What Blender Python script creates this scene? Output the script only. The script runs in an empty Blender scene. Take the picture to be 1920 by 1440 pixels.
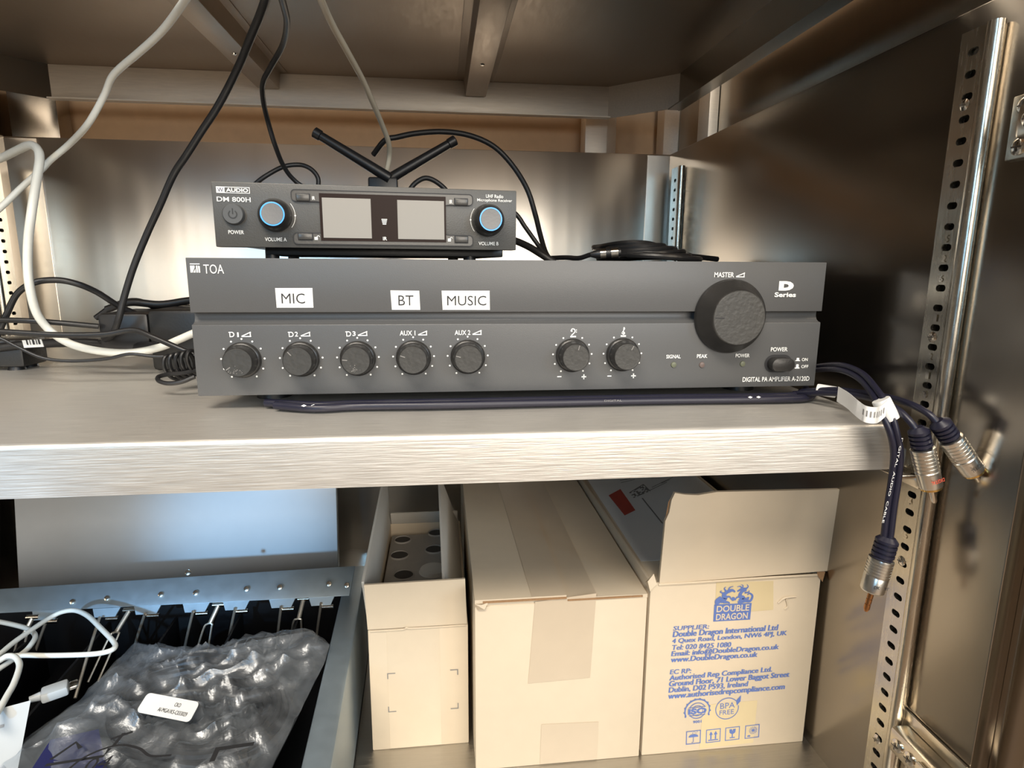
import bpy, bmesh, math, random
from mathutils import Vector, Matrix, noise

# ------------------------------------------------------------------ camera, world, lights
scene = bpy.context.scene
COL = scene.collection
cam_d = bpy.data.cameras.new('camera'); cam = bpy.data.objects.new('camera', cam_d); COL.objects.link(cam)
cam_d.sensor_width = 36; cam_d.lens = 21.492; cam_d.clip_start = .01; cam_d.clip_end = 60
cam.matrix_world = Matrix(((0.99345, 0.01546, -0.11321, 0.15515),
                           (-0.11407, 0.19001, -0.97513, -0.40244),
                           (0.00643, 0.98166, 0.19053, 0.09334),
                           (0, 0, 0, 1)))
scene.camera = cam
scene.view_settings.view_transform = 'Standard'; scene.view_settings.look = 'None'
scene.view_settings.exposure = 0.0; scene.view_settings.gamma = 1; scene.view_settings.use_curve_mapping = False
world = bpy.data.worlds.new('world'); scene.world = world; world.use_nodes = True
world.node_tree.nodes['Background'].inputs[0].default_value = (1.0, .93, .84, 1)
world.node_tree.nodes['Background'].inputs[1].default_value = .10

def area(name, loc, target, sx, sy, power, col):
    d = bpy.data.lights.new(name, 'AREA'); d.shape = 'RECTANGLE'; d.size = sx; d.size_y = sy
    d.energy = power; d.color = col
    o = bpy.data.objects.new(name, d); COL.objects.link(o); o.location = loc
    o.rotation_euler = (Vector(target) - Vector(loc)).to_track_quat('-Z', 'Y').to_euler()
    return o
area('ceiling_lamp_light', (-.35, -1.4, 1.9), (.3, -.2, -.3), 1.6, .8, 104, (1, .91, .79))
area('shopfront_light', (1.15, -3.6, .92), (.25, 0, 0), 2.2, 1.8, 106, (1, .915, .80))
area('cool_right_fill', (2.4, -2.4, .95), (-.3, .25, 0), .8, .9, 26, (.60, .80, 1))  # cool fill added from the right for the left interior
area('cool_left_fill', (-.85, -2.2, .60), (-.1, .3, -.1), .40, .80, 10, (.40, .70, 1))  # blue fill added from the left, its source is made up
beam_d = bpy.data.lights.new('panel_glow_spot', 'SPOT'); beam_d.energy = 330; beam_d.color = (.30, .62, 1); beam_d.spot_size = math.radians(5.2); beam_d.spot_blend = 1; beam_d.shadow_soft_size = .03  # narrow blue spot added to make the glow on the pale panel
beam = bpy.data.objects.new('panel_glow_spot', beam_d); COL.objects.link(beam); beam.location = (-.40, -2.60, .82)
beam.rotation_euler = (Vector((-.075, .31, -.222)) - beam.location).to_track_quat('-Z', 'Y').to_euler()

# ------------------------------------------------------------------ materials
def newmat(name):
    m = bpy.data.materials.new(name); m.use_nodes = True
    return m, m.node_tree.nodes, m.node_tree.links, m.node_tree.nodes['Principled BSDF']
def plain(name, col, rough=.5, metal=0, bump=0, scale=200, var=0, coat=0, spec=.5, emit=None, es=0):
    m, N, L, b = newmat(name)
    b.inputs['Base Color'].default_value = (*col, 1); b.inputs['Roughness'].default_value = rough
    b.inputs['Metallic'].default_value = metal; b.inputs['Coat Weight'].default_value = coat
    b.inputs['Specular IOR Level'].default_value = spec
    if emit: b.inputs['Emission Color'].default_value = (*emit, 1); b.inputs['Emission Strength'].default_value = es
    tc = N.new('ShaderNodeTexCoord')
    if bump or var:
        n = N.new('ShaderNodeTexNoise'); n.inputs['Scale'].default_value = scale; n.inputs['Detail'].default_value = 4
        L.new(tc.outputs['Object'], n.inputs['Vector'])
    if bump:
        bp = N.new('ShaderNodeBump'); bp.inputs['Strength'].default_value = bump; bp.inputs['Distance'].default_value = .001
        L.new(n.outputs['Fac'], bp.inputs['Height']); L.new(bp.outputs['Normal'], b.inputs['Normal'])
    if var:
        r = N.new('ShaderNodeMixRGB'); r.inputs[1].default_value = (*[c*(1-var) for c in col], 1); r.inputs[2].default_value = (*[min(1, c*(1+var)) for c in col], 1)
        L.new(n.outputs['Fac'], r.inputs[0]); L.new(r.outputs[0], b.inputs['Base Color'])
    return m
def steel(name, col, rough, fine, wave, wavestr=0, finestr=.25, rvar=.12, cvar=.12, metal=1.0):
    """brushed sheet steel: fine = scale triple of the brushing, wave = scale triple of the sheet's unevenness"""
    m, N, L, b = newmat(name)
    b.inputs['Metallic'].default_value = metal
    tc = N.new('ShaderNodeTexCoord')
    mp = N.new('ShaderNodeMapping'); mp.inputs['Scale'].default_value = fine; L.new(tc.outputs['Object'], mp.inputs['Vector'])
    n = N.new('ShaderNodeTexNoise'); n.inputs['Scale'].default_value = 1; n.inputs['Detail'].default_value = 5; L.new(mp.outputs[0], n.inputs['Vector'])
    mp2 = N.new('ShaderNodeMapping'); mp2.inputs['Scale'].default_value = wave; L.new(tc.outputs['Object'], mp2.inputs['Vector'])
    n2 = N.new('ShaderNodeTexNoise'); n2.inputs['Scale'].default_value = 1; n2.inputs['Detail'].default_value = 2; L.new(mp2.outputs[0], n2.inputs['Vector'])
    r = N.new('ShaderNodeMixRGB'); r.inputs[1].default_value = (*[c*(1-cvar) for c in col], 1); r.inputs[2].default_value = (*[min(1, c*(1+cvar)) for c in col], 1)
    L.new(n.outputs['Fac'], r.inputs[0]); L.new(r.outputs[0], b.inputs['Base Color'])
    mr = N.new('ShaderNodeMapRange'); mr.inputs['To Min'].default_value = rough-rvar; mr.inputs['To Max'].default_value = rough+rvar
    L.new(n.outputs['Fac'], mr.inputs['Value']); L.new(mr.outputs[0], b.inputs['Roughness'])
    b1 = N.new('ShaderNodeBump'); b1.inputs['Strength'].default_value = finestr; b1.inputs['Distance'].default_value = .0004; L.new(n.outputs['Fac'], b1.inputs['Height'])
    b2 = N.new('ShaderNodeBump'); b2.inputs['Strength'].default_value = wavestr; b2.inputs['Distance'].default_value = .02; L.new(n2.outputs['Fac'], b2.inputs['Height'])
    L.new(b1.outputs['Normal'], b2.inputs['Normal']); L.new(b2.outputs['Normal'], b.inputs['Normal'])
    return m
M = {}
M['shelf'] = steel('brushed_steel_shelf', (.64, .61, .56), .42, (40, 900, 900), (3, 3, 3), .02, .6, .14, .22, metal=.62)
M['shelf_shaded'] = steel('steel_shelf_shaded', (.40, .325, .255), .42, (300, 60, 300), (4, 4, 4), .03)  # brown reflection and shade below the shelf put into its colour
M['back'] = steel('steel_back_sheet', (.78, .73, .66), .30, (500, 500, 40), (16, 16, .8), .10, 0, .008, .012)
M['side'] = steel('steel_side_shaded', (.36, .325, .28), .22, (500, 500, 40), (3, 5, 1.5), .05, 0, .02, .02)  # dark reflections and shade put into this steel's colour
M['deck'] = steel('steel_deck', (.50, .48, .44), .38, (40, 900, 900), (4, 4, 4), .05)
M['strip'] = steel('steel_support_strip', (.62, .58, .50), .25, (500, 500, 60), (20, 20, 8), .05, .15)
M['rail'] = steel('steel_rail', (.85, .78, .68), .45, (60, 700, 700), (6, 6, 6), .03, metal=.35)
M['door'] = steel('steel_door_sheet', (.46, .43, .36), .34, (500, 500, 40), (4, 4, 2), .08, 0, .02, .02)
M['galv'] = steel('zinc_plated_bar', (.36, .43, .48), .45, (120, 120, 120), (8, 8, 8), .03, .1, .08, .08, .75)
M['chrome'] = plain('chrome_screw', (.75, .70, .62), .18, 1)
M['nickel'] = plain('nickel_hinge', (.66, .60, .50), .26, 1, .1, 120)
M['wire'] = plain('wire_steel', (.72, .66, .56), .36, .8)
M['upper_brown'] = plain('upper_brown_shade', (.62, .43, .26), .6, 0, .1, 60, .12)  # shade above the steel liner put into this brown
M['amp'] = plain('amp_grey_paint', (.098, .099, .100), .40, 0, .12, 1800, .05)
M['amp_case'] = plain('amp_black_case', (.02, .02, .02), .5, 0, .1, 900)
M['knob'] = plain('knob_black_plastic', (.022, .021, .020), .34, 0, .08, 700, .1)
M['knob_face'] = plain('knob_face_plastic', (.045, .044, .041), .42, 0, .25, 350, .25)
M['white_ink'] = plain('white_ink', (.86, .86, .83), .6)
M['paper'] = plain('label_paper', (.78, .78, .76), .55, 0, .05, 300)
M['black_ink'] = plain('black_ink', (.02, .02, .022), .6)
M['grey_ink'] = plain('grey_ink', (.22, .21, .20), .6)
M['led_off'] = plain('led_lens', (.12, .13, .085), .4)
M['led_red'] = plain('led_lens_red', (.13, .095, .085), .4)
M['rx'] = plain('receiver_bronze_black', (.075, .072, .066), .40, 0, .15, 1200, .06)
M['rx_dark'] = plain('receiver_case', (.012, .012, .012), .4, 0, .1, 500)
M['rx_glass'] = plain('receiver_window', (.022, .013, .011), .30, 0, spec=.08)
M['rx_plate'] = plain('receiver_plate', (.062, .059, .054), .28, 0, .05, 800)
M['screen'] = plain('lcd_screen', (.30, .285, .26), .38, 0, spec=.3)
M['rx_button'] = plain('rubber_button', (.075, .078, .080), .5, 0, .05, 300)
M['blue_glow'] = plain('blue_ring_light', (.05, .25, .8), .3, emit=(.06, .33, 1.0), es=1.1)
M['ring_face'] = plain('volume_cap', (.16, .16, .16), .38, 0, .1, 500)
M['blk'] = plain('black_rubber', (.012, .012, .013), .38, 0, .05, 300)
M['blk_soft'] = plain('black_cable_sheath', (.016, .016, .017), .45, 0, .05, 300)
M['wht'] = plain('white_cable_sheath', (.72, .72, .66), .40, 0, .03, 300, .04)
M['wht_cream'] = plain('cream_cable_sheath', (.58, .53, .42), .45, 0, .03, 300, .04)
M['navy'] = plain('navy_cable_sheath', (.012, .012, .026), .38, 0, .06, 300)
M['silver'] = plain('satin_silver', (.74, .72, .67), .28, 1, .05, 500)
M['gold'] = plain('gold_contact', (.75, .50, .18), .25, 1)
M['copper'] = plain('worn_copper_contact', (.42, .20, .08), .35, 1)
M['red_ink'] = plain('red_ink', (.60, .08, .04), .5)
M['card'] = plain('white_card', (.64, .535, .395), .62, 0, .22, 70, .035)
M['card_in'] = plain('white_card_inner', (.62, .585, .52), .7, 0, .12, 90, .04)
M['card_edge'] = plain('card_edge_brown', (.30, .17, .08), .8, 0, .3, 600, .2)
M['tape'] = plain('buff_tape', (.545, .445, .325), .40, 0, .06, 60, .04)
M['tape_y'] = plain('yellowed_tape', (.64, .52, .31), .42, 0, .06, 60, .05)
M['blue_ink'] = plain('blue_ink', (.11, .175, .44), .6, 0, 0, 400, .15)
M['red_label'] = plain('red_label', (.52, .09, .06), .5, 0, .05, 100, .12)
M['tray'] = plain('black_plastic_tray', (.006, .006, .007), .45, 0, .1, 250, spec=.3)
M['wplastic'] = plain('white_plastic', (.36, .38, .385), .45)
M['panelbox'] = plain('pale_grey_box', (.70, .72, .73), .24, .15, .03, 60, .03)
M['cups'] = plain('grey_moulded_tray', (.40, .37, .33), .8, 0, .3, 120, .1)
M['hole_shade'] = plain('recess_shade', (.06, .052, .045), .9)  # shade inside slots and holes put into one flat dark colour
M['bluewrap'] = plain('blue_print', (.018, .020, .085), .4)
M['room_wall'] = plain('room_wall_paint', (.17, .148, .12), .8, 0, .1, 20, .04)
M['room_floor'] = plain('room_floor_wood', (.26, .175, .11), .5, 0, .1, 12, .2)
m, N, L, b = newmat('clear_plastic_film')
N.remove(b); out = N['Material Output']
tr = N.new('ShaderNodeBsdfTransparent'); tr.inputs[0].default_value = (.93, .95, .97, 1)
di = N.new('ShaderNodeBsdfDiffuse'); di.inputs[0].default_value = (.50, .54, .58, 1)
gl = N.new('ShaderNodeBsdfGlossy'); gl.inputs[0].default_value = (.9, .93, .96, 1); gl.inputs['Roughness'].default_value = .36
tcn = N.new('ShaderNodeTexCoord'); nz = N.new('ShaderNodeTexNoise'); nz.inputs['Scale'].default_value = 55; nz.inputs['Detail'].default_value = 5
L.new(tcn.outputs['Object'], nz.inputs['Vector'])
bp = N.new('ShaderNodeBump'); bp.inputs['Strength'].default_value = .55; bp.inputs['Distance'].default_value = .005
L.new(nz.outputs['Fac'], bp.inputs['Height'])
for s in (di, gl): L.new(bp.outputs['Normal'], s.inputs['Normal'])
mx = N.new('ShaderNodeMixShader'); mx.inputs[0].default_value = .55; L.new(di.outputs[0], mx.inputs[1]); L.new(gl.outputs[0], mx.inputs[2])
fr = N.new('ShaderNodeMapRange'); fr.inputs['From Min'].default_value = .25; fr.inputs['From Max'].default_value = .8; fr.inputs['To Min'].default_value = .08; fr.inputs['To Max'].default_value = .36
L.new(nz.outputs['Fac'], fr.inputs['Value'])
mx2 = N.new('ShaderNodeMixShader'); L.new(fr.outputs[0], mx2.inputs[0]); L.new(tr.outputs[0], mx2.inputs[1]); L.new(mx.outputs[0], mx2.inputs[2])
L.new(mx2.outputs[0], out.inputs['Surface'])
M['film'] = m

# ------------------------------------------------------------------ helpers
ROOT = {}
def thing(name, label, cat, loc=(0, 0, 0), group=None):
    o = bpy.data.objects.new(name, None); COL.objects.link(o); o.location = loc; o.empty_display_size = .02
    o['label'] = label; o['category'] = cat
    if group: o['group'] = group
    ROOT[o] = Vector(loc)
    return o
def tag(o, label=None, cat=None, group=None, kind=None):
    if label: o['label'] = label
    if cat: o['category'] = cat
    if group: o['group'] = group
    if kind: o['kind'] = kind
    return o
def adopt(o, parent):
    if parent is not None:
        o.parent = parent
        base = ROOT.get(parent)
        if base is None and parent.location.length > 0: base = parent.matrix_basis.translation.copy()
        if base is not None: o.matrix_parent_inverse = Matrix.Translation(-base)
    return o
def link(name, me, mat, parent=None, loc=None):
    o = bpy.data.objects.new(name, me); COL.objects.link(o)
    if mat is not None and not me.materials: me.materials.append(M[mat] if isinstance(mat, str) else mat)
    if loc is not None: o.location = loc
    return adopt(o, parent)
class MB:
    def __init__(s): s.v = []; s.f = []
    def add(s, vs, fs):
        k = len(s.v); s.v += [tuple(p) for p in vs]; s.f += [tuple(i+k for i in f) for f in fs]; return s
    def box(s, x0, x1, y0, y1, z0, z1):
        return s.add([(x0, y0, z0), (x1, y0, z0), (x1, y1, z0), (x0, y1, z0), (x0, y0, z1), (x1, y0, z1), (x1, y1, z1), (x0, y1, z1)],
                     [(3, 2, 1, 0), (4, 5, 6, 7), (0, 1, 5, 4), (1, 2, 6, 5), (2, 3, 7, 6), (3, 0, 4, 7)])
    def hexa(s, p):       # eight corners, bottom ring then top ring
        return s.add(p, [(3, 2, 1, 0), (4, 5, 6, 7), (0, 1, 5, 4), (1, 2, 6, 5), (2, 3, 7, 6), (3, 0, 4, 7)])
    def prism(s, poly, a, b, axis):
        def P(p, t): return {'x': (t, p[0], p[1]), 'y': (p[0], t, p[1]), 'z': (p[0], p[1], t)}[axis]
        n = len(poly)
        s.add([P(p, a) for p in poly] + [P(p, b) for p in poly],
              [tuple(range(n))[::-1], tuple(range(n, 2*n))] + [(i, (i+1) % n, n+(i+1) % n, n+i) for i in range(n)])
        return s
    def slab(s, quad, n, t):   # a polygon in space given thickness t along n
        n = Vector(n).normalized()*t; q = [Vector(p) for p in quad]; k = len(q)
        return s.add(q + [p+n for p in q], [tuple(range(k))[::-1], tuple(range(k, 2*k))] + [(i, (i+1) % k, k+(i+1) % k, k+i) for i in range(k)])
    def lathe(s, prof, o=(0, 0, 0), d=(0, -1, 0), seg=32):   # prof = [(radius, distance along d)]
        d = Vector(d).normalized(); a = d.orthogonal().normalized(); b = d.cross(a); o = Vector(o)
        vs = []; fs = []; m = len(prof)
        for i in range(seg):
            t = 2*math.pi*i/seg; e = a*math.cos(t) + b*math.sin(t)
            for r, h in prof: vs.append(o + d*h + e*r)
        for i in range(seg):
            j = (i+1) % seg
            for k in range(m-1): fs.append((i*m+k, j*m+k, j*m+k+1, i*m+k+1))
        if prof[0][0] > 1e-7: fs.append(tuple(i*m for i in range(seg))[::-1])
        if prof[-1][0] > 1e-7: fs.append(tuple(i*m+m-1 for i in range(seg)))
        return s.add(vs, fs)
    def tube(s, pts, r, seg=10, sub=6, closed=False, smooth=True):
        P = [Vector(p) for p in pts]
        R = list(r) if isinstance(r, (list, tuple)) else [r]*len(P)
        if smooth and len(P) > 2:
            Q = []; RR = []; n = len(P)
            rng = range(n if closed else n-1)
            for i in rng:
                if closed: a, b, c, e = P[(i-1) % n], P[i], P[(i+1) % n], P[(i+2) % n]; r0, r1 = R[i], R[(i+1) % n]
                else: a = P[i-1] if i else P[0]*2-P[1]; b = P[i]; c = P[i+1]; e = P[i+2] if i+2 < n else P[-1]*2-P[-2]; r0, r1 = R[i], R[i+1]
                for k in range(sub):
                    t = k/sub
                    Q.append(.5*((2*b)+(c-a)*t+(2*a-5*b+4*c-e)*t*t+(3*b-a-3*c+e)*t**3)); RR.append(r0+(r1-r0)*t)
            if not closed: Q.append(P[-1]); RR.append(R[-1])
        else: Q, RR = P, R
        n = len(Q); vs = []; fs = []
        up = None
        for i in range(n):
            if closed: t = (Q[(i+1) % n]-Q[i-1])
            else: t = Q[min(i+1, n-1)]-Q[max(i-1, 0)]
            t = t.normalized() if t.length > 1e-9 else Vector((0, 0, 1))
            if up is None: up = t.orthogonal().normalized()
            up = (up - t*up.dot(t)); up = up.normalized() if up.length > 1e-6 else t.orthogonal().normalized()
            w = t.cross(up)
            for k in range(seg):
                a = 2*math.pi*k/seg; vs.append(Q[i] + (up*math.cos(a)+w*math.sin(a))*RR[i])
        for i in range(n if closed else n-1):
            j = (i+1) % n
            for k in range(seg): fs.append((i*seg+k, i*seg+(k+1) % seg, j*seg+(k+1) % seg, j*seg+k))
        if not closed: fs.append(tuple(range(seg))[::-1]); fs.append(tuple((n-1)*seg+k for k in range(seg)))
        return s.add(vs, fs)
    def mesh(s, name, bevel=0, seg=2, smooth=None, angle=40):
        me = bpy.data.meshes.new(name); me.from_pydata(s.v, [], s.f)
        bm = bmesh.new(); bm.from_mesh(me)
        bmesh.ops.remove_doubles(bm, verts=bm.verts, dist=1e-7)
        bmesh.ops.recalc_face_normals(bm, faces=bm.faces)
        if bevel:
            bmesh.ops.bevel(bm, geom=[e for e in bm.edges if len(e.link_faces) == 2 and e.calc_face_angle(0) > .5], offset=bevel, segments=seg, affect='EDGES', profile=.5, clamp_overlap=True)
        lim = math.radians(angle)
        for f in bm.faces: f.smooth = True
        for e in bm.edges: e.smooth = (len(e.link_faces) == 2 and e.calc_face_angle(9) < lim)
        bm.to_mesh(me); bm.free(); return me
    def obj(s, name, mat, parent=None, bevel=0, loc=None, **k):
        return link(name, s.mesh(name, bevel, **k), mat, parent, loc)

class Frame:
    """a flat face in the place: origin, unit axes u and v, outward normal u x v"""
    def __init__(s, o, u, v): s.o = Vector(o); s.u = Vector(u).normalized(); s.v = Vector(v).normalized(); s.n = s.u.cross(s.v).normalized()
    def p(s, u, v, h=0): return s.o + s.u*u + s.v*v + s.n*h
class Ink:
    """flat print on a Frame"""
    def __init__(s, fr, h=.0003): s.fr = fr; s.h = h; s.v = []; s.f = []
    def poly(s, pts):
        k = len(s.v); s.h += 1.5e-6; s.v += [s.fr.p(a, b, s.h) for a, b in pts]; s.f.append(tuple(range(k, k+len(pts)))); return s
    def rect(s, u, v, w, h): return s.poly([(u, v), (u+w, v), (u+w, v+h), (u, v+h)])
    def disc(s, u, v, r, n=16): return s.poly([(u+r*math.cos(2*math.pi*i/n), v+r*math.sin(2*math.pi*i/n)) for i in range(n)])
    def ring(s, u, v, r0, r1, a0=0, a1=360, n=32):
        for i in range(n):
            t, q = math.radians(a0+(a1-a0)*i/n), math.radians(a0+(a1-a0)*(i+1)/n)
            s.poly([(u+r0*math.cos(t), v+r0*math.sin(t)), (u+r1*math.cos(t), v+r1*math.sin(t)), (u+r1*math.cos(q), v+r1*math.sin(q)), (u+r0*math.cos(q), v+r0*math.sin(q))])
        return s
    def stroke(s, pts, w):
        P = [Vector(p) for p in pts]; W = w if isinstance(w, (list, tuple)) else [w]*len(P)
        Ls = []; Rs = []
        for i in range(len(P)):
            t = (P[min(i+1, len(P)-1)]-P[max(i-1, 0)]).normalized(); nn = Vector((-t.y, t.x))
            Ls.append(P[i]+nn*W[i]/2); Rs.append(P[i]-nn*W[i]/2)
        for i in range(len(P)-1): s.poly([Ls[i], Rs[i], Rs[i+1], Ls[i+1]])
        return s
    def frame(s, u, v, w, h, t): s.rect(u, v, w, t); s.rect(u, v+h-t, w, t); s.rect(u, v, t, h); return s.rect(u+w-t, v, t, h)
    def obj(s, name, mat, parent):
        me = bpy.data.meshes.new(name); me.from_pydata([tuple(p) for p in s.v], [], s.f)
        return link(name, me, mat, parent)
def spl(pts, n=6):
    P = [Vector(p) for p in pts]; Q = []
    for i in range(len(P)-1):
        a = P[i-1] if i else P[0]*2-P[1]; b = P[i]; c = P[i+1]; e = P[i+2] if i+2 < len(P) else P[-1]*2-P[-2]
        for k in range(n):
            t = k/n; Q.append(.5*((2*b)+(c-a)*t+(2*a-5*b+4*c-e)*t*t+(3*b-a-3*c+e)*t**3))
    return Q + [P[-1]]
TEXTS = []
def text(s, fr, box, mat, parent, bold=0., shear=0., name='lettering', h=.00035, flip=False, space=1.0, dup=0.):
    """letters fitted into box = (u, v, width, height) of a Frame"""
    cu = bpy.data.curves.new(name, 'FONT'); cu.body = s; cu.size = 1; cu.offset = bold; cu.shear = shear; cu.resolution_u = 3; cu.space_character = space
    o = bpy.data.objects.new(name, cu); COL.objects.link(o)
    TEXTS.append((o, fr, box, mat, parent, name, h, flip, dup))
def flush_text():
    bpy.context.view_layer.update(); dg = bpy.context.evaluated_depsgraph_get()
    for o, fr, box, mat, parent, name, h, flip, dup in TEXTS:
        me = bpy.data.meshes.new_from_object(o.evaluated_get(dg))
        xs = [v.co.x for v in me.vertices]; ys = [v.co.y for v in me.vertices]
        x0, x1, y0, y1 = min(xs), max(xs), min(ys), max(ys)
        u0, v0, w, hh = box
        for v in me.vertices:
            a = (v.co.x-x0)/(x1-x0); b_ = (v.co.y-y0)/(y1-y0)
            if flip: a, b_ = 1-a, 1-b_
            v.co = fr.p(u0 + a*w, v0 + b_*hh, h)
        if dup:      # heavier strokes: the letters printed again, slightly shifted
            k = len(me.vertices); vs = [v.co.copy() for v in me.vertices]; fs = [tuple(p.vertices) for p in me.polygons]
            n2 = 3; V2 = []; F2 = []
            for i in range(n2):
                d_ = fr.u*(dup*hh*(i/(n2-1)-.5)) + fr.n*(2e-6*i)
                V2 += [tuple(v+d_) for v in vs]; F2 += [tuple(q+i*k for q in f) for f in fs]
            old = me; me = bpy.data.meshes.new(name); me.from_pydata(V2, [], F2); bpy.data.meshes.remove(old)
        cu = o.data; bpy.data.objects.remove(o); bpy.data.curves.remove(cu)
        me.materials.clear(); me.name = name
        link(name, me, mat, parent)
    TEXTS.clear()
def struct(o): o['kind'] = 'structure'; return o
X, Y, Z = Vector((1, 0, 0)), Vector((0, 1, 0)), Vector((0, 0, 1))

# ------------------------------------------------------------------ the room in front of the cabinet
struct(MB().box(-3, 3.2, -4.2, .75, -1.02, -1.0).obj('floor_room', 'room_floor'))
struct(MB().box(-3, 3.2, -4.25, -4.2, -1.0, 2.0).obj('wall_front', 'room_wall'))
struct(MB().box(-3.05, -3, -4.2, .75, -1.0, 2.0).obj('wall_room_left', 'room_wall'))
struct(MB().box(3.2, 3.25, -4.2, .75, -1.0, 2.0).obj('wall_room_right', 'room_wall'))
struct(MB().box(-3, 3.2, .75, .80, -1.0, 2.0).obj('wall_room_back', 'room_wall'))
struct(MB().box(-3, 3.2, -4.2, .75, 2.0, 2.05).obj('ceiling', 'room_wall'))

# ------------------------------------------------------------------ the steel cabinet
XL, XR, YB, YF, ZD, ZS = -.345, .455, .41, -.130, -.297, .2366
struct(MB().box(XL-.02, XR+.02, YB, YB+.012, ZD-.02, ZS).obj('wall_back', 'back', None, .0008))
# folded corner flanges of the back sheet
struct(MB().box(XL, XL+.035, YB-.0016, YB-.0002, ZD, ZS-.002).obj('trim_1', 'back'))
struct(MB().box(XR-.030, XR, YB-.0016, YB-.0002, ZD, ZS-.002).obj('trim_2', 'back'))
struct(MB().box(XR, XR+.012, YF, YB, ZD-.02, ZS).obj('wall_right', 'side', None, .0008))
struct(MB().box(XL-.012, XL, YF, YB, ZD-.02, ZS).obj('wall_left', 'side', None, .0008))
# recessed upper walls, shade put into brown at the back and dark steel beside
struct(MB().box(XL-.06, XR+.06, YB+.055, YB+.07, ZS-.06, .62).obj('wall_back_upper', 'upper_brown'))
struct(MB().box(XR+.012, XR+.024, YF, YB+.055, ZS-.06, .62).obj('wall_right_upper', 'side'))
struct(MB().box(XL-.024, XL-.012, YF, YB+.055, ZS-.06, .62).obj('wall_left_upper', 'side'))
struct(MB().box(XL-.06, XR+.06, YF, YB+.07, .62, .635).obj('ceiling_cabinet', 'upper_brown'))
struct(MB().box(XL-.02, XR+.012, YF-.01, YB, ZD-.014, ZD).obj('floor', 'deck'))
# front frame stile and the open door on the right
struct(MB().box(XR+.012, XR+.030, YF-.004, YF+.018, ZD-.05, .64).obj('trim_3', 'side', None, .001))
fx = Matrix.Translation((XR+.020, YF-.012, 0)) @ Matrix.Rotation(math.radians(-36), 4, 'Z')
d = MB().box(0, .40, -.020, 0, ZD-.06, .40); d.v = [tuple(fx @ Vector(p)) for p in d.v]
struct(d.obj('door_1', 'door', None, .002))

# posts of the frame above the back sheet
def post(poly, z0, z1, label, mt='rail'):
    return tag(MB().prism(poly, z0, z1, 'z').obj('frame_post', mt, None, .0008), label, 'post', 'frame posts above the steel back sheet')
post([(.345, .424), (.374, .424), (.392, .445), (.392, .452), (.345, .452)], .20, .300, 'light grey steel post left of the small tan opening at the back right corner')
post([(.4505, .424), (.466, .412), (.486, .430), (.486, .452), (.4505, .452)], .20, .330, 'grey steel post right of the small tan opening, dark on its right flank')
post([(-.345, .424), (-.292, .424), (-.292, .452), (-.345, .452)], .20, .300, 'steel post in a shaded tone at the back left corner under the rail', 'side')  # shade put into a darker steel than the other posts
tag(MB().box(XR+.0005, XR+.0115, .295, .325, .20, .300).obj('frame_post', 'rail', None, .0008), 'thin steel strip post on the right side wall under the upper shelf', 'post', 'frame posts above the steel back sheet')

# ------------------------------------------------------------------ slotted shelf support strips
def slot_cell(cw, ch, sw, sh):
    """one cell of strip face with a round-ended slot, in (a, b) with centre 0"""
    ang = []
    n = 20
    for i in range(n): ang.append(2*math.pi*i/n)
    ca = math.atan2(ch/2, cw/2)
    ang += [ca, math.pi-ca, math.pi+ca, 2*math.pi-ca]; ang = sorted(ang)
    inner = []; outer = []
    for t in ang:
        c, s_ = math.cos(t), math.sin(t)
        k = min((cw/2)/abs(c) if abs(c) > 1e-9 else 9, (ch/2)/abs(s_) if abs(s_) > 1e-9 else 9); outer.append((c*k, s_*k))
        h = (sw-sh)/2; x = c*sw; y = s_*sw        # stadium
        # march to the stadium boundary
        lo, hi = 0., sw
        for _ in range(24):
            mid = (lo+hi)/2; px, py = c*mid, s_*mid; qx = max(0, abs(px)-h)
            if math.hypot(qx, py) < sh/2: lo = mid
            else: hi = mid
        inner.append((c*lo, s_*lo))
    return inner, outer
def strip(label, wall_x, sgn, yc, width, zlo, zhi, z0slot, pitch=.01168, front_bead=True, skip=()):
    """sgn = direction away from the wall; slots run along z with the given pitch"""
    r = thing('support_strip', label, 'shelf strip', (wall_x, yc, zlo), 'slotted shelf support strips')
    xo = wall_x + sgn*.0075
    mb = MB(); inner, outer = slot_cell(width*.62, pitch, .0072, .0040)
    n = len(inner)
    k0 = math.ceil((zlo - z0slot)/pitch + .5); k1 = math.floor((zhi - z0slot)/pitch - .5)
    for k in range(k0, k1+1):
        zc = z0slot + k*pitch
        vs = [(xo, yc+a, zc+b_) for a, b_ in inner] + [(xo, yc+a, zc+b_) for a, b_ in outer] + [(xo - sgn*.0035, yc+a, zc+b_) for a, b_ in inner]
        fs = [(i, (i+1) % n, n+(i+1) % n, n+i) for i in range(n)] + [(i, (i+1) % n, 2*n+(i+1) % n, 2*n+i) for i in range(n)]
        mb.add(vs, fs)
    za, zb = z0slot+(k0-.5)*pitch, z0slot+(k1+.5)*pitch
    h = width*.31
    for a, b_ in ((-width/2, -h), (h, width/2)): mb.box(wall_x+sgn*.0004, xo, yc+a, yc+b_, zlo, zhi)
    for a, b_ in ((zlo, za), (zb, zhi)):
        if b_-a > 1e-5: mb.box(xo-sgn*.0015, xo, yc-h, yc+h, a, b_)
    o = mb.obj('slotted_channel', 'strip', r)
    o2 = MB().box(wall_x+sgn*.0002, wall_x+sgn*.0012, yc-h, yc+h, zlo, zhi).obj('slot_shade', 'hole_shade', r)  # dark backing added behind the slots to give their shade
    # rounded bead on the front edge
    if front_bead: MB().tube([(xo-sgn*.002, yc-width/2-.001, zlo), (xo-sgn*.002, yc-width/2-.001, zhi)], .0042, 12).obj('rounded_bead', 'strip', r)
    return r
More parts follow.
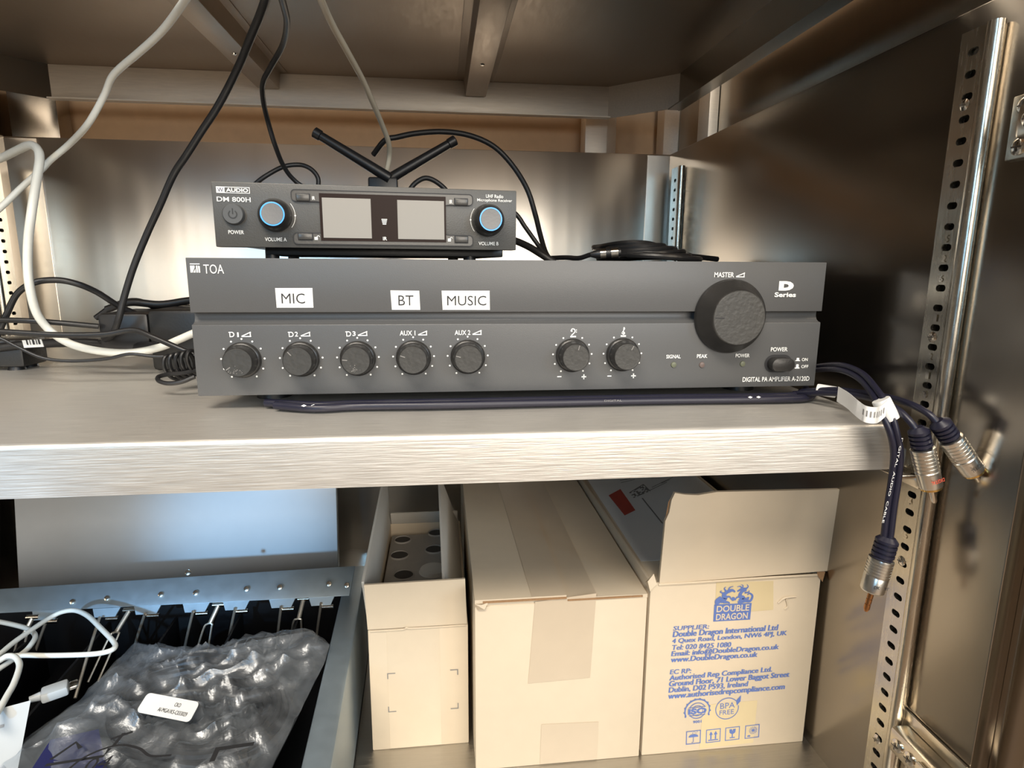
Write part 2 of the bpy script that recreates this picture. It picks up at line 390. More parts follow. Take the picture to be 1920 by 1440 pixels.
s1 = strip('tall bright slotted strip on the right wall in front of the shelf end', XR, -1, -.0695, .019, ZD+.002, .222, .0117)
s2 = strip('narrow slotted strip in the back right corner beside the back sheet', XR, -1, .366, .026, ZD+.002, .214, .0)
s3 = strip('slotted strip on the left wall behind the cables', XL, 1, .371, .024, ZD+.002, .20, .0)
fr_strip = Frame((XR-.0078, -.0695, 0), (0, -1, 0), (0, 0, 1))
for zc, ch in ((.1103, '5'), (.0990, '2'), (.0875, '6'), (.0643, '1'), (.0411, '2'), (.0295, '1'), (.0178, '3'), (-.0510, '4'), (-.0743, '5')):
    text(ch, fr_strip, (-.0016, zc-.0022, .0024, .0042), 'chrome', s1, .02, name='stamped_number')
for zc in (.0527, .1830, -.0920, -.2240):
    o = MB().lathe([(.0, .0012), (.002, .0010), (.0032, 0)][::-1], (XR-.0076, -.0685, zc), (-1, 0, 0), 16).obj('screw', 'chrome', s1)
    Ink(Frame((XR-.0090, -.0685, zc), (0, -1, 0), (0, 0, 1))).rect(-.0018, -.0003, .0036, .0006).rect(-.0003, -.0018, .0006, .0036).obj('cross_slot', 'hole_shade', o)

# ------------------------------------------------------------------ shelves
ysf = -.0689
def shelf_profile(y0, y1, z, lip, t=.0014, r=.0032):
    """section of the folded front edge, y0 the front"""
    out_ = [(y0+r*(1-math.cos(a)), z-r*(1-math.sin(a))) for a in [math.radians(q) for q in (0, 18, 36, 54, 72, 90)]]
    inn = [(y0+t+(r-t)*(1-math.cos(a)), z-t-(r-t)*(1-math.sin(a))) for a in [math.radians(q) for q in (90, 60, 30, 0)]]
    return [(y0, z-lip)] + out_ + [(y1, z), (y1, z-t)] + inn + [(y0+t, z-lip+t), (y0+.016, z-lip+t), (y0+.016, z-lip)]
shelf = thing('shelf', 'brushed stainless steel shelf with a folded front lip carrying the amplifier', 'shelf', (.05, .17, -.03))
MB().prism(shelf_profile(ysf, .400, 0, .0295), -.336, .431, 'x').obj('shelf_plate', 'shelf', shelf, angle=30)
MB().box(.4296, .431, ysf+.0035, .39, -.0295, -.0015).obj('side_lip', 'shelf', shelf)
MB().box(-.336, -.3346, ysf+.0035, .39, -.0295, -.0015).obj('side_lip', 'shelf', shelf)
MB().box(-.33, .425, .3986, .400, -.0295, -.0015).obj('rear_lip', 'shelf', shelf)
for x in (-.03, .20): MB().prism([(x, -.0015), (x+.006, -.014), (x+.022, -.014), (x+.028, -.0015)], ysf+.02, .39, 'y').obj('stiffening_channel', 'shelf_shaded', shelf)
o = MB(); o.box(.4305, .4475, -.0775, -.0600, -.0330, -.0305); o.box(.4440, .4475, -.0775, -.0600, -.0400, -.0305)
tag(o.obj('shelf_clip', 'chrome', None, .0006), 'small metal clip under the right end of the shelf at the slotted strip', 'clip')

ush = thing('shelf', 'upper steel shelf seen from below with clipped back corners', 'shelf', (.05, .15, .27))
zu = .309
yuf = -.020
outl = [(-.320, yuf), (.431, yuf), (.431, .3216), (.3640, .3850), (-.274, .3850), (-.320, .340)]
MB().prism(outl, zu, zu+.0014, 'z').obj('shelf_plate', 'shelf_shaded', ush)
lipz = .0365
MB().box(-.274, .3640, .3836, .3850, zu-lipz, zu).obj('rear_lip', 'rail', ush, .0005)
MB().box(-.274, .3640, .3740, .3850, zu-lipz-.001, zu-lipz+.0004).obj('rear_return', 'rail', ush)
MB().prism([(.3640, .3850), (.431, .3216), (.430, .3206), (.3634, .3838)], zu-lipz, zu, 'z').obj('corner_lip', 'rail', ush)
MB().prism([(-.274, .3850), (-.320, .340), (-.319, .339), (-.2736, .3838)], zu-lipz, zu, 'z').obj('corner_lip', 'side', ush)  # left corner and side lips get their shade from darker steel
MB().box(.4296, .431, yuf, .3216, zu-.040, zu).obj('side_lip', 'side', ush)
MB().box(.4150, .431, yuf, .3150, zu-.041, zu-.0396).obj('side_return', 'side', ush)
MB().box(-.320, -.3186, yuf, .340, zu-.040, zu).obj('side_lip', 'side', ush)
MB().box(-.320, .431, yuf, yuf+.0014, zu-.0200, zu).obj('front_lip', 'shelf', ush)
for x in (-.052, .186):
    o = MB().prism([(x-.008, zu), (x-.008, zu-.001), (x, zu-.001), (x+.002, zu-.018), (x+.026, zu-.018), (x+.028, zu-.001), (x+.036, zu-.001), (x+.036, zu)], yuf+.01, .379, 'y').obj('stiffening_channel', 'shelf_shaded', ush, .0006)
    MB().lathe([(.0026, 0), (.0018, .0011), (0, .0014)], (x+.014, .26, zu-.018), (0, 0, -1), 12).obj('rivet', 'chrome', o)

# ------------------------------------------------------------------ hinges on the right wall
def hinge(label, zc, dy=0):
    r = thing('door_hinge', label, 'hinge', (XR, -.10+dy, zc), 'concealed door hinges on the right wall')
    x = XR
    MB().box(x-.0025, x-.0003, -.1300+dy, -.0700+dy, zc-.016, zc+.016).obj('base_plate', 'nickel', r, .0006)
    arm = MB()
    arm.box(x-.0150, x-.0026, -.1500+dy, -.0860+dy, zc-.0085, zc+.0085)
    a = arm.obj('hinge_arm', 'nickel', r, .0022)
    MB().box(x-.0185, x-.0151, -.1480+dy, -.1120+dy, zc-.0060, zc+.0060).obj('arm_cover', 'nickel', r, .0012)
    for yy, xx, zz in ((-.0775+dy, x-.0025, zc-.010), (-.0775+dy, x-.0025, zc+.010), (-.0940+dy, x-.0150, zc), (-.1045+dy, x-.0150, zc)):
        s_ = MB().lathe([(.0042, 0), (.0042, .0008), (.0030, .0016), (0, .0018)], (xx, yy, zz), (-1, 0, 0), 20).obj('screw', 'chrome', r)
        Ink(Frame((xx-.0019, yy, zz), (0, -1, 0), (0, 0, 1))).rect(-.0026, -.0004, .0052, .0008).rect(-.0004, -.0026, .0008, .0052).obj('cross_slot', 'hole_shade', s_)
    return r
hinge('nickel door hinge with cross-head screws on the right wall beside the cardboard boxes', -.206)
hinge('nickel door hinge high on the right wall at the edge of the picture', .165, -.024)

# ------------------------------------------------------------------ amplifier
AW, AB, AT = .42, .0100, .0967
amp = thing('amplifier', 'wide dark grey amplifier with seven small knobs and a large master knob', 'amplifier', (.21, .15, 0))
FA = Frame((0, 0, 0), X, Z)
prof = [(0, AB), (0, .0551), (.0004, .0555), (.0030, .0560), (.0050, .0572), (.0062, .0596), (.0062, .0632), (0, .0632), (0, AT), (.016, AT), (.016, AB)]
MB().prism(prof, .0, AW, 'x').obj('front_panel', 'amp', amp, .0004)
MB().box(.006, AW-.006, .0162, .305, AB+.001, AT-.002).obj('case', 'amp_case', amp, .001)
for x in (.035, .385):
    for y in (.045, .27): MB().lathe([(.012, 0), (.011, .0095)], (x, y, .0), (0, 0, 1), 20).obj('foot', 'blk', amp)
kn = MB().lathe([(.0114, 0), (.0114, .0020), (.0109, .0028), (.0100, .0032), (.0092, .0112), (.0088, .0120)], (0, 0, 0), seg=40).mesh('knob', angle=35)
kf = MB().lathe([(.0088, .0119), (.0085, .0122), (0, .0121)], (0, 0, 0), seg=40).mesh('knob_face')
knobs = [((0.0293, 0.0332), 214, 1), ((0.0653, 0.0334), 132, 0), ((0.1010, 0.0334), 175, 1), ((0.1367, 0.0336), 160, 0), ((0.1722, 0.0337), 165, 0),
         ((0.2428, 0.0340), 75, 0), ((0.2776, 0.0341), 62, 0)]
for i, ((u, v), ang, scuffed) in enumerate(knobs):
    k = link('knob', kn, 'knob', amp, (u, 0, v))
    f_ = link('knob_face', kf, 'knob_face', k, (u, 0, v))
    fk = Frame((u, -.0122, v), X, Z); t = math.radians(ang)
    Ink(fk, .0002).stroke([(.0083*math.cos(t), .0083*math.sin(t)), (.0052*math.cos(t), .0052*math.sin(t))], .0006).obj('pointer_line', 'grey_ink', k)
    if scuffed:
        rnd = random.Random(i+3); ink = Ink(fk, .0002)
        for _ in range(26):
            a, q = -.002+rnd.gauss(0, .0022), -.0058+rnd.gauss(0, .0011)
            if math.hypot(a, q) < .0083: ink.disc(a, q, rnd.uniform(.00012, .00034), 6)
        ink.obj('scuff_marks', 'grey_ink', k)
    ink = Ink(FA)
    for j in range(11):
        a = math.radians(90 + (j-5)*29.0)
        if i >= 5 and j == 5: continue
        ink.disc(u+.0133*math.cos(a), v+.0133*math.sin(a), .00062, 10)
    ink.obj('dial_dots', 'white_ink', amp)
# master knob
u, v = (0.3523, 0.0599)
mk = MB().lathe([(.0254, 0), (.0254, .0016), (.0246, .0036), (.0210, .0070), (.0190, .0135), (.0181, .0145)], (u, 0, v), seg=64).obj('master_knob', 'knob', amp, angle=35)
MB().lathe([(.0181, .0144), (.0177, .0148), (0, .0147)], (u, 0, v), seg=64).obj('knob_face', 'knob_face', mk)
Ink(Frame((u, -.0149, v), X, Z), .0001).rect(-.0170, -.0003, .0065, .0006).obj('pointer_line', 'black_ink', mk)
# power switch
u, v = (0.3910, 0.0265)
def pill(cx, cz, w, h, n=12):
    r = h/2; return [(cx+w/2-r+r*math.cos(a), cz+r*math.sin(a)) for a in [math.pi*(-.5+i/n) for i in range(n+1)]] + [(cx-w/2+r+r*math.cos(a), cz+r*math.sin(a)) for a in [math.pi*(.5+i/n) for i in range(n+1)]]
Ink(FA).poly(pill(u, v, .0205, .0126)).obj('switch_recess', 'black_ink', amp)
MB().prism(pill(u, v, .0168, .0092), -.0075, .002, 'y').obj('power_switch', 'knob', amp, .0006)
for (a, q), mt in (((0.3144, 0.0265), 'led_off'), ((0.3348, 0.0262), 'led_red'), ((0.3645, 0.0266), 'led_off')):
    MB().lathe([(.0021, 0), (.0018, .0008), (0, .0012)], (a, 0, q), seg=16).obj('indicator_light', mt, amp)
# printing on the panel
wi = 'white_ink'
ink = Ink(FA)
u, v, w, h = (0.0024, 0.0877, 0.0057, 0.0055)
ink.rect(u, v+h*.90, w, h*.10).rect(u+w*.60, v, w*.16, h*.78).poly([(u, v), (u+w*.22, v), (u+w*.46, v+h*.55), (u+w*.46, v+h*.78), (u, v+h*.78)])
ink.poly([(u+w*.28, v), (u+w*.52, v), (u+w*.52, v+h*.42)]).poly([(u+w*.82, v), (u+w, v), (u+w, v+h*.72), (u+w*.82, v+h*.78)])
ink.obj('logo', wi, amp)
text('TOA', FA, (0.0102, 0.0871, 0.0119, 0.0056), wi, amp, .0)
def wedge(box):
    u, v, w, h = box; Ink(FA).stroke([(u, v+h*.1), (u+w, v+h*.1)], h*.2).stroke([(u+w*.93, v), (u+w*.93, v+h)], h*.2).stroke([(u, v+h*.15), (u+w, v+h*.95)], h*.2).obj('level_wedge', wi, amp)
def plug(box):
    u, v, w, h = box; Ink(FA).ring(u+w*.55, v+h*.5, h*.32, h*.5, -110, 110, 14).rect(u+w*.15, v, w*.16, h).rect(u, v+h*.8, w*.4, h*.18).rect(u+w*.15, v, w*.4, h*.17).obj('plug_icon', wi, amp)
plug((0.0218, 0.0477, 0.0032, 0.0034)); text('1', FA, (0.0269, 0.0477, 0.0010, 0.0030), wi, amp, .02); wedge((0.0295, 0.0477, 0.0058, 0.0033))
plug((0.0579, 0.0475, 0.0033, 0.0034)); text('2', FA, (0.0621, 0.0478, 0.0020, 0.0031), wi, amp, .02); wedge((0.0658, 0.0478, 0.0059, 0.0030))
plug((0.0937, 0.0476, 0.0034, 0.0034)); text('3', FA, (0.0981, 0.0479, 0.0020, 0.0031), wi, amp, .02); wedge((0.1015, 0.0479, 0.0060, 0.0031))
text('AUX 1', FA, (0.1281, 0.0480, 0.0101, 0.0032), wi, amp, .018); wedge((0.1400, 0.0480, 0.0058, 0.0031))
text('AUX 2', FA, (0.1637, 0.0481, 0.0103, 0.0032), wi, amp, .018); wedge((0.1754, 0.0481, 0.0060, 0.0032))
text('MASTER', FA, (0.3393, 0.0863, 0.0140, 0.0034), wi, amp, .018); wedge((0.3549, 0.0863, 0.0061, 0.0032))
text('D', FA, (0.3863, 0.0774, 0.0109, 0.0065), wi, amp, .085)
text('Series', FA, (0.3837, 0.0730, 0.0157, 0.0033), wi, amp, .03)
text('SIGNAL', FA, (0.3087, 0.0310, 0.0103, 0.0026), wi, amp, .018)
text('PEAK', FA, (0.3307, 0.0311, 0.0076, 0.0026), wi, amp, .018)
text('POWER', FA, (0.3589, 0.0312, 0.0102, 0.0026), wi, amp, .018)
text('POWER', FA, (0.3845, 0.0351, 0.0124, 0.0030), wi, amp, .015)
text('ON', FA, (0.4084, 0.0280, 0.0044, 0.0023), wi, amp, .015)
text('OFF', FA, (0.4085, 0.0230, 0.0053, 0.0023), wi, amp, .015)
text('DIGITAL PA AMPLIFIER A-2120D', FA, (0.3654, 0.0137, 0.0501, 0.0034), wi, amp, .012)
for b_ in ((0.4036, 0.0281, 0.0036, 0.0023), (0.4037, 0.0227, 0.0036, 0.0031)):
    u, v, w, h = b_; Ink(FA).rect(u, v, w, h*.25).poly([(u+w*.2, v), (u+w*.8, v), (u+w*.75, v+h), (u+w*.25, v+h)]).obj('switch_icon', wi, amp)
u, v, w, h = (0.2413, 0.0473, 0.0040, 0.0047)   # bass clef
Ink(FA).stroke(spl([(u, v+h*.62), (u+w*.25, v+h*.95), (u+w*.65, v+h*.85), (u+w*.68, v+h*.5), (u+w*.1, v)]), w*.17).disc(u+w*.15, v+h*.65, w*.15, 10).disc(u+w*.95, v+h*.78, w*.1, 8).disc(u+w*.95, v+h*.5, w*.1, 8).obj('bass_clef', wi, amp)
u, v, w, h = (0.2761, 0.0467, 0.0031, 0.0058)   # treble clef
Ink(FA).stroke(spl([(u+w*.5, v), (u+w*.5, v+h*.5), (u+w*.55, v+h), (u+w*.75, v+h*.85), (u+w*.3, v+h*.5), (u+w*.2, v+h*.3), (u+w*.75, v+h*.25), (u+w*.7, v+h*.45), (u+w*.45, v+h*.42)]), w*.16).obj('treble_clef', wi, amp)
for b_ in ((0.2410, 0.0461, 0.0040, 0.0010), (0.2758, 0.0462, 0.0037, 0.0011), (0.2327, 0.0190, 0.0029, 0.0007), (0.2676, 0.0189, 0.0028, 0.0007)):
    Ink(FA).rect(*b_).obj('tick_bar', wi, amp)
text('+', FA, (0.2495, 0.0173, 0.0033, 0.0035), wi, amp, .03); text('+', FA, (0.2843, 0.0175, 0.0034, 0.0034), wi, amp, .03)
# stuck-on paper labels
for s_, pts, tb in (('MIC', [(0.0519, 0.0784), (0.0746, 0.0785), (0.0746, 0.0661), (0.0521, 0.0661)], (0.0554, 0.0688, 0.0143, 0.0063)),
                    ('BT', [(0.1230, 0.0771), (0.1413, 0.0769), (0.1417, 0.0646), (0.1236, 0.0647)], (0.1279, 0.0676, 0.0096, 0.0063)),
                    ('MUSIC', [(0.1556, 0.0770), (0.1867, 0.0770), (0.1869, 0.0645), (0.1561, 0.0646)], (0.1591, 0.0675, 0.0254, 0.0062))):
    st = MB().slab([(a, -.0001, q) for a, q in pts[::-1]], (0, -1, 0), .0003).obj('paper_label', 'paper', amp)
    text(s_, Frame((0, -.0004, 0), X, Z), tb, 'black_ink', st, -.005, h=.0002)

# ------------------------------------------------------------------ microphone receiver on the amplifier
ro, ru = (0.0049, 0.0400, 0.1043), (0.9957, 0.0924, 0.0000)
rx = thing('microphone_receiver', 'small black wireless microphone receiver with blue ringed volume knobs on the amplifier', 'receiver', (ro[0], ro[1], AT))
FR = Frame(ro, ru, Z)
def rbox(u0, u1, v0, v1, h0, h1):
    mb = MB(); q = [FR.p(u, v, h) for v in (v0, v1) for u, h in ((u0, h1), (u1, h1), (u1, h0), (u0, h0))]; return mb.hexa(q)
RW = (0.2071, 0.0217)[0]; RH = (0.0979, 0.0427)[1] - .0002
rbox(0, RW, 0, RH, -.012, 0).obj('front_panel', 'rx', rx, .0007)
rbox(.004, RW-.004, .0015, RH-.001, -.170, -.0122).obj('case', 'rx_dark', rx, .0008)
for u, h in ((.030, -.035), (RW-.030, -.035), (.030, -.150), (RW-.030, -.150)):
    MB().lathe([(.005, 0), (.0048, .0078)], FR.p(u, 0, h) + Vector((0, 0, AT-ro[2])), Z, 16).obj('foot', 'blk', rx)
rbox(.026, RW-.004, -.0048, .0014, -.160, -.030).obj('bottom_plate', 'rx_dark', rx, .001)
# centre plate with knob notches
c = [(0.0505, 0.0388), (0.1747, 0.0385), (0.1745, 0.0021), (0.0502, 0.0031)]
ua, ub = (c[0][0]+c[3][0])/2, (c[1][0]+c[2][0])/2; va, vb = (c[2][1]+c[3][1])/2, (c[0][1]+c[1][1])/2
def plate_outline(ua, ub, va, vb, n=12):
    r = .0025; vm = (va+vb)/2; g = .0075; R_ = (vb-va)/2 - g      # notch radius
    pts = []
    def arc(cx, cy, rr, a0, a1, k=5):
        for i in range(k+1):
            t = math.radians(a0+(a1-a0)*i/k); pts.append((cx+rr*math.cos(t), cy+rr*math.sin(t)))
    arc(ua+r, va+r, r, 180, 270); arc(ub-r, va+r, r, 270, 360)
    arc(ub-r, va+g-r, r, 0, 90, 4); arc(ub-.0165, vm, R_, 270, 90, 16); arc(ub-r, vb-g+r, r, 270, 360, 4)
    arc(ub-r, vb-r, r, 0, 90); arc(ua+r, vb-r, r, 90, 180)
    arc(ua+r, vb-g+r, r, 180, 270, 4); arc(ua+.0165, vm, R_, 90, -90, 16); arc(ua+r, va+g-r, r, 90, 180, 4)
    return pts
po = plate_outline(ua, ub, va, vb)
pm = MB(); n_ = len(po); pm.add([FR.p(u, v, .0009) for u, v in po] + [FR.p(u, v, -.0005) for u, v in po], [tuple(range(n_)), tuple(range(n_, 2*n_))[::-1]] + [(i, (i+1) % n_, n_+(i+1) % n_, n_+i) for i in range(n_)])
plate = pm.obj('centre_plate', 'rx_plate', rx)
ink = Ink(FR, .0012); ink.stroke(po + [po[0]], .0006); ink.obj('plate_outline', 'black_ink', plate)
# dark window with two screens
b_ = (0.0683, 0.0050, 0.0869, 0.0317)
rbox(b_[0]+.0002, b_[0]+b_[2], b_[1], b_[1]+b_[3], .0005, .0014).obj('display_window', 'rx_glass', rx)
for b_ in ((0.0703, 0.0070, 0.0326, 0.0268), (0.1211, 0.0069, 0.0328, 0.0267)):
    rbox(b_[0], b_[0]+b_[2], b_[1], b_[1]+b_[3], .0014, .0017).obj('screen', 'screen', rx)
for b_ in ((0.0537, 0.0313, 0.0085, 0.0044), (0.0536, 0.0055, 0.0092, 0.0041), (0.1617, 0.0312, 0.0091, 0.0044), (0.1616, 0.0050, 0.0092, 0.0043)):
    rim = Ink(FR, .0011); rim.rect(b_[0]-.0005, b_[1]-.0005, b_[2]+.001, b_[3]+.001); rim.obj('button_gap', 'black_ink', rx)
    rbox(b_[0], b_[0]+b_[2], b_[1], b_[1]+b_[3], .0005, .0022).obj('button', 'rx_plate', rx, .0004)
# knobs
rn = -FR.n
for (u, v), r in (((0.0392, 0.0215), (0.0282, 0.0213, 0.0220, 0.0007)[2]/2), ((0.1861, 0.0212), (0.1746, 0.0208, 0.0231, 0.0008)[2]/2)):
    o_ = FR.p(u, v, 0); s_ = r
    k = MB().lathe([(s_, 0), (s_, .0015), (s_*.97, .0045), (s_*.84, .0095), (s_*.74, .0115), (s_*.70, .0118)], o_, FR.n, 48).obj('volume_knob', 'knob', rx, angle=35)
    MB().lathe([(s_*.70, .01175), (s_*.70, .0122), (s_*.635, .0122), (s_*.635, .01175)], o_, FR.n, 48).obj('light_ring', 'blue_glow', k)
    MB().lathe([(s_*.635, .0118), (s_*.62, .0124), (0, .0120)], o_, FR.n, 40).obj('knob_cap', 'ring_face', k)
u, v = (0.0130, 0.0215)
pb = MB().lathe([(.0070, 0), (.0068, .0030), (.0062, .0040), (0, .0040)], FR.p(u, v, 0), FR.n, 32).obj('power_button', 'rx_button', rx)
Ink(Frame(FR.p(u, v, .0041), ru, Z), .0001).ring(0, -.0002, .0022, .0029, 125, 415, 20).rect(-.0003, 0, .0006, .0036).obj('power_symbol', 'knob', pb)
ink = Ink(FR)
u, v, w, h = (0.0031, 0.0351, 0.0210, 0.0041)
ink.frame(u, v, w, h, .00045).rect(u, v, w*.25, h).obj('logo_box', 'paper', rx)
text('W', FR, (u+w*.04, v+h*.16, w*.17, h*.66), 'bluewrap', rx, .0, h=.0006)
text('AUDIO', FR, (u+w*.29, v+h*.20, w*.66, h*.60), 'white_ink', rx, .03)
text('DM 800H', FR, (0.0030, 0.0296, 0.0212, 0.0031), 'white_ink', rx, .01)
text('POWER', FR, (0.0086, 0.0086, 0.0098, 0.0025), 'white_ink', rx, .005)
text('VOLUME A', FR, (0.0316, 0.0042, 0.0140, 0.0025), 'white_ink', rx, .005)
text('VOLUME B', FR, (0.1790, 0.0034, 0.0147, 0.0025), 'white_ink', rx, .005)
text('UHF Radio', FR, (0.1844, 0.0369, 0.0128, 0.0024), 'white_ink', rx, .01)
text('Microphone Receiver', FR, (0.1780, 0.0337, 0.0258, 0.0026), 'white_ink', rx, .01)
text('IR', FR, (0.0639, 0.0322, 0.0019, 0.0023), 'white_ink', rx, .02, h=.0012); text('IR', FR, (0.1579, 0.0321, 0.0021, 0.0026), 'white_ink', rx, .02, h=.0012)
text('IR', FR, (0.1105, 0.0058, 0.0028, 0.0024), 'white_ink', rx, .02, h=.0018)
for b_ in ((0.0641, 0.0055, 0.0036, 0.0032), (0.1564, 0.0057, 0.0035, 0.0034)):
    u, v, w, h = b_; Ink(FR, .0012).rect(u, v, w*.62, h*.6).ring(u+w*.72, v+h*.62, w*.18, w*.28, 0, 180, 10).obj('lock_icon', 'white_ink', rx)
u, v, w, h = (0.1099, 0.0164, 0.0039, 0.0044)
ink = Ink(FR, .0018)
for i in range(4): ink.rect(u+w*.06*i, v+h*(.78-.24*i), w*(1-.12*i), h*.14)
ink.obj('signal_icon', 'white_ink', rx)
for (u, v), sg in (((0.0392, 0.0215), 1), ((0.1861, 0.0212), -1)):
    ink = Ink(FR)
    a0 = 0 if sg > 0 else 180
    ink.ring(u, v, .0128, .0131, a0-38, a0+38, 16).disc(u+sg*.01295, v, .0006, 8)
    ink.obj('dial_arc', 'white_ink', rx)
# antennas at the back
for a, b_ in (((0.1060, 0.2050, 0.1745), (0.0422, 0.2050, 0.2117)), ((0.0989, 0.2150, 0.1680), (0.1717, 0.2150, 0.2103))):
    a, b_ = Vector(a), Vector(b_); dd = b_-a; Ln = dd.length
    MB().lathe([(.0048, -.004), (.0050, .0), (.0048, .25*Ln), (.0040, .9*Ln), (.0048, .91*Ln), (.0049, .99*Ln), (.0035, Ln)], a, dd, 16).obj('antenna', 'blk', rx)
MB().box((0.0891, 0.2050, 0.1675)[0], (0.1161, 0.2050, 0.1681)[0], .204, .216, .125, (0.1040, 0.2050, 0.1736)[2]).obj('antenna_socket', 'blk', rx, .002)

# ------------------------------------------------------------------ cables hanging from above and behind the amplifier
def cable(name, pts, r, mat, label, cat='cable', group='loose cables in the cabinet', seg=10):
    return tag(MB().tube(pts, r, seg).obj(name, mat), label, cat, group)
def rise(top, pts):
    a, b_ = Vector(top), Vector(pts[0]); return [a] + [a.lerp(b_, t) for t in (.3, .6, .8, .93)] + pts
cable('network_cable', rise((.02, -.10, .42), [(0.0316, -0.0300, 0.2452), (0.0165, 0.0000, 0.2457), (-0.0037, 0.0300, 0.2438), (-0.0219, 0.0500, 0.2386), (-0.0438, 0.0700, 0.2329), (-0.0664, 0.0900, 0.2275), (-0.0778, 0.1000, 0.2229), (-0.0886, 0.1100, 0.2136), (-0.1068, 0.1200, 0.1959), (-0.1376, 0.1500, 0.1861), (-0.1575, 0.1580, 0.1748), (-0.1653, 0.1580, 0.1672), (-0.1776, 0.1500, 0.1519), (-0.1892, 0.1400, 0.1351), (-0.2085, 0.1300, 0.1140)]), .0024, 'wht',
      'thin white cable running diagonally from the top to the left edge')
cable('network_cable', [(-0.2482, 0.2000, 0.1713), (-0.2152, 0.1900, 0.1797), (-0.1897, 0.1700, 0.1830), (-0.1669, 0.1500, 0.1845), (-0.1558, 0.1400, 0.1795), (-0.1528, 0.1350, 0.1704), (-0.1542, 0.1300, 0.1547), (-0.1549, 0.1200, 0.1300), (-0.1598, 0.1200, 0.1101), (-0.1629, 0.1200, 0.0899), (-0.1635, 0.1200, 0.0736), (-0.1644, 0.1250, 0.0545), (-0.1611, 0.1300, 0.0417), (-0.1526, 0.1320, 0.0319), (-0.1404, 0.1340, 0.0250), (-0.1203, 0.1340, 0.0208), (-0.0996, 0.1340, 0.0202), (-0.0783, 0.1340, 0.0244), (-0.0630, 0.1340, 0.0306), (-0.0498, 0.1340, 0.0363), (-0.0345, 0.1340, 0.0416)], .0032, 'wht',
      'thick white cable looping down the left side to the back of the amplifier')
cable('power_cable', rise((.06, -.10, .42), [(0.0694, -0.0300, 0.2473), (0.0590, 0.0000, 0.2479), (0.0494, 0.0200, 0.2436), (0.0368, 0.0400, 0.2354), (0.0246, 0.0600, 0.2277), (0.0094, 0.0800, 0.2165), (-0.0041, 0.0900, 0.2025), (-0.0179, 0.1000, 0.1904), (-0.0345, 0.1100, 0.1740), (-0.0493, 0.1200, 0.1604), (-0.0634, 0.1250, 0.1379), (-0.0778, 0.1300, 0.1155), (-0.0905, 0.1300, 0.0895), (-0.1004, 0.1300, 0.0648), (-0.1064, 0.1300, 0.0475), (-0.1176, 0.1400, 0.0343), (-0.1369, 0.1600, 0.0266)]), .0027, 'blk_soft',
      'thick black cable slanting from the top to the black adapter left of the amplifier')
cable('antenna_lead', rise((.075, -.10, .42), [(0.0651, -0.0200, 0.2513), (0.0652, 0.0000, 0.2474), (0.0609, 0.0300, 0.2499), (0.0554, 0.0600, 0.2511), (0.0429, 0.1000, 0.2503), (0.0264, 0.1300, 0.2440), (0.0145, 0.1500, 0.2373), (0.0088, 0.1700, 0.2279), (0.0066, 0.1900, 0.2152), (0.0084, 0.2000, 0.1993), (0.0108, 0.2150, 0.1842), (0.0165, 0.2250, 0.1734), (0.0283, 0.2300, 0.1654), (0.0598, 0.2350, 0.1586)]), .0021, 'blk_soft',
      'thin black cable hanging from the top in a gentle S behind the receiver')
cable('antenna_lead', [(-0.0390, 0.2300, 0.1529), (-0.0235, 0.2300, 0.1644), (-0.0106, 0.2300, 0.1744), (0.0060, 0.2350, 0.1847), (0.0199, 0.2400, 0.1878), (0.0298, 0.2400, 0.1851), (0.0365, 0.2400, 0.1783), (0.0376, 0.2400, 0.1703), (0.0334, 0.2400, 0.1577)], .0022, 'blk_soft',
      'small black cable loop standing above the left half of the receiver')
cable('network_cable', rise((.10, -.10, .42), [(0.0863, -0.0200, 0.2525), (0.0852, 0.0100, 0.2532), (0.0830, 0.0400, 0.2563), (0.0842, 0.0700, 0.2543), (0.0886, 0.1000, 0.2487), (0.0950, 0.1400, 0.2397), (0.0999, 0.1700, 0.2289), (0.1044, 0.2000, 0.2180), (0.1078, 0.2200, 0.2080), (0.1073, 0.2350, 0.1985), (0.1044, 0.2400, 0.1868), (0.0995, 0.2450, 0.1758), (0.0954, 0.2500, 0.1624)]), .0024, 'wht_cream',
      'cream cable dropping from the top to behind the crossed antennas')
cable('antenna_lead', [(0.0885, 0.2700, 0.2039), (0.1016, 0.2600, 0.2163), (0.1139, 0.2600, 0.2197), (0.1326, 0.2600, 0.2238), (0.1594, 0.2600, 0.2262), (0.1865, 0.2600, 0.2234), (0.2111, 0.2600, 0.2137), (0.2305, 0.2600, 0.1959), (0.2458, 0.2550, 0.1717), (0.2538, 0.2500, 0.1467), (0.2581, 0.2400, 0.1247), (0.2621, 0.2250, 0.1050), (0.2683, 0.2100, 0.0944)], .0028, 'blk_soft',
      'black cable arching over the right half of the receiver')
cable('antenna_lead', [(0.2111, 0.2000, 0.1543), (0.2281, 0.2000, 0.1414), (0.2370, 0.2000, 0.1296), (0.2492, 0.2000, 0.1136), (0.2572, 0.1900, 0.1004)], .0022, 'blk_soft', 'thin black cable leaving the receiver at its upper right back')
cable('antenna_lead', [(0.2095, 0.2100, 0.1227), (0.2268, 0.2000, 0.1169), (0.2395, 0.1900, 0.1107), (0.2524, 0.1800, 0.1022), (0.2627, 0.1800, 0.0963)], .0034, 'blk_soft', 'thick short black cable leaving the receiver at its lower right back')
cable('antenna_lead', [(0.1246, 0.2300, 0.1623), (0.1299, 0.2300, 0.1700), (0.1368, 0.2300, 0.1751), (0.1430, 0.2300, 0.1768), (0.1507, 0.2300, 0.1744), (0.1600, 0.2300, 0.1676), (0.1662, 0.2300, 0.1591)], .0024, 'blk_soft', 'low black cable hump behind the receiver right of the antennas')
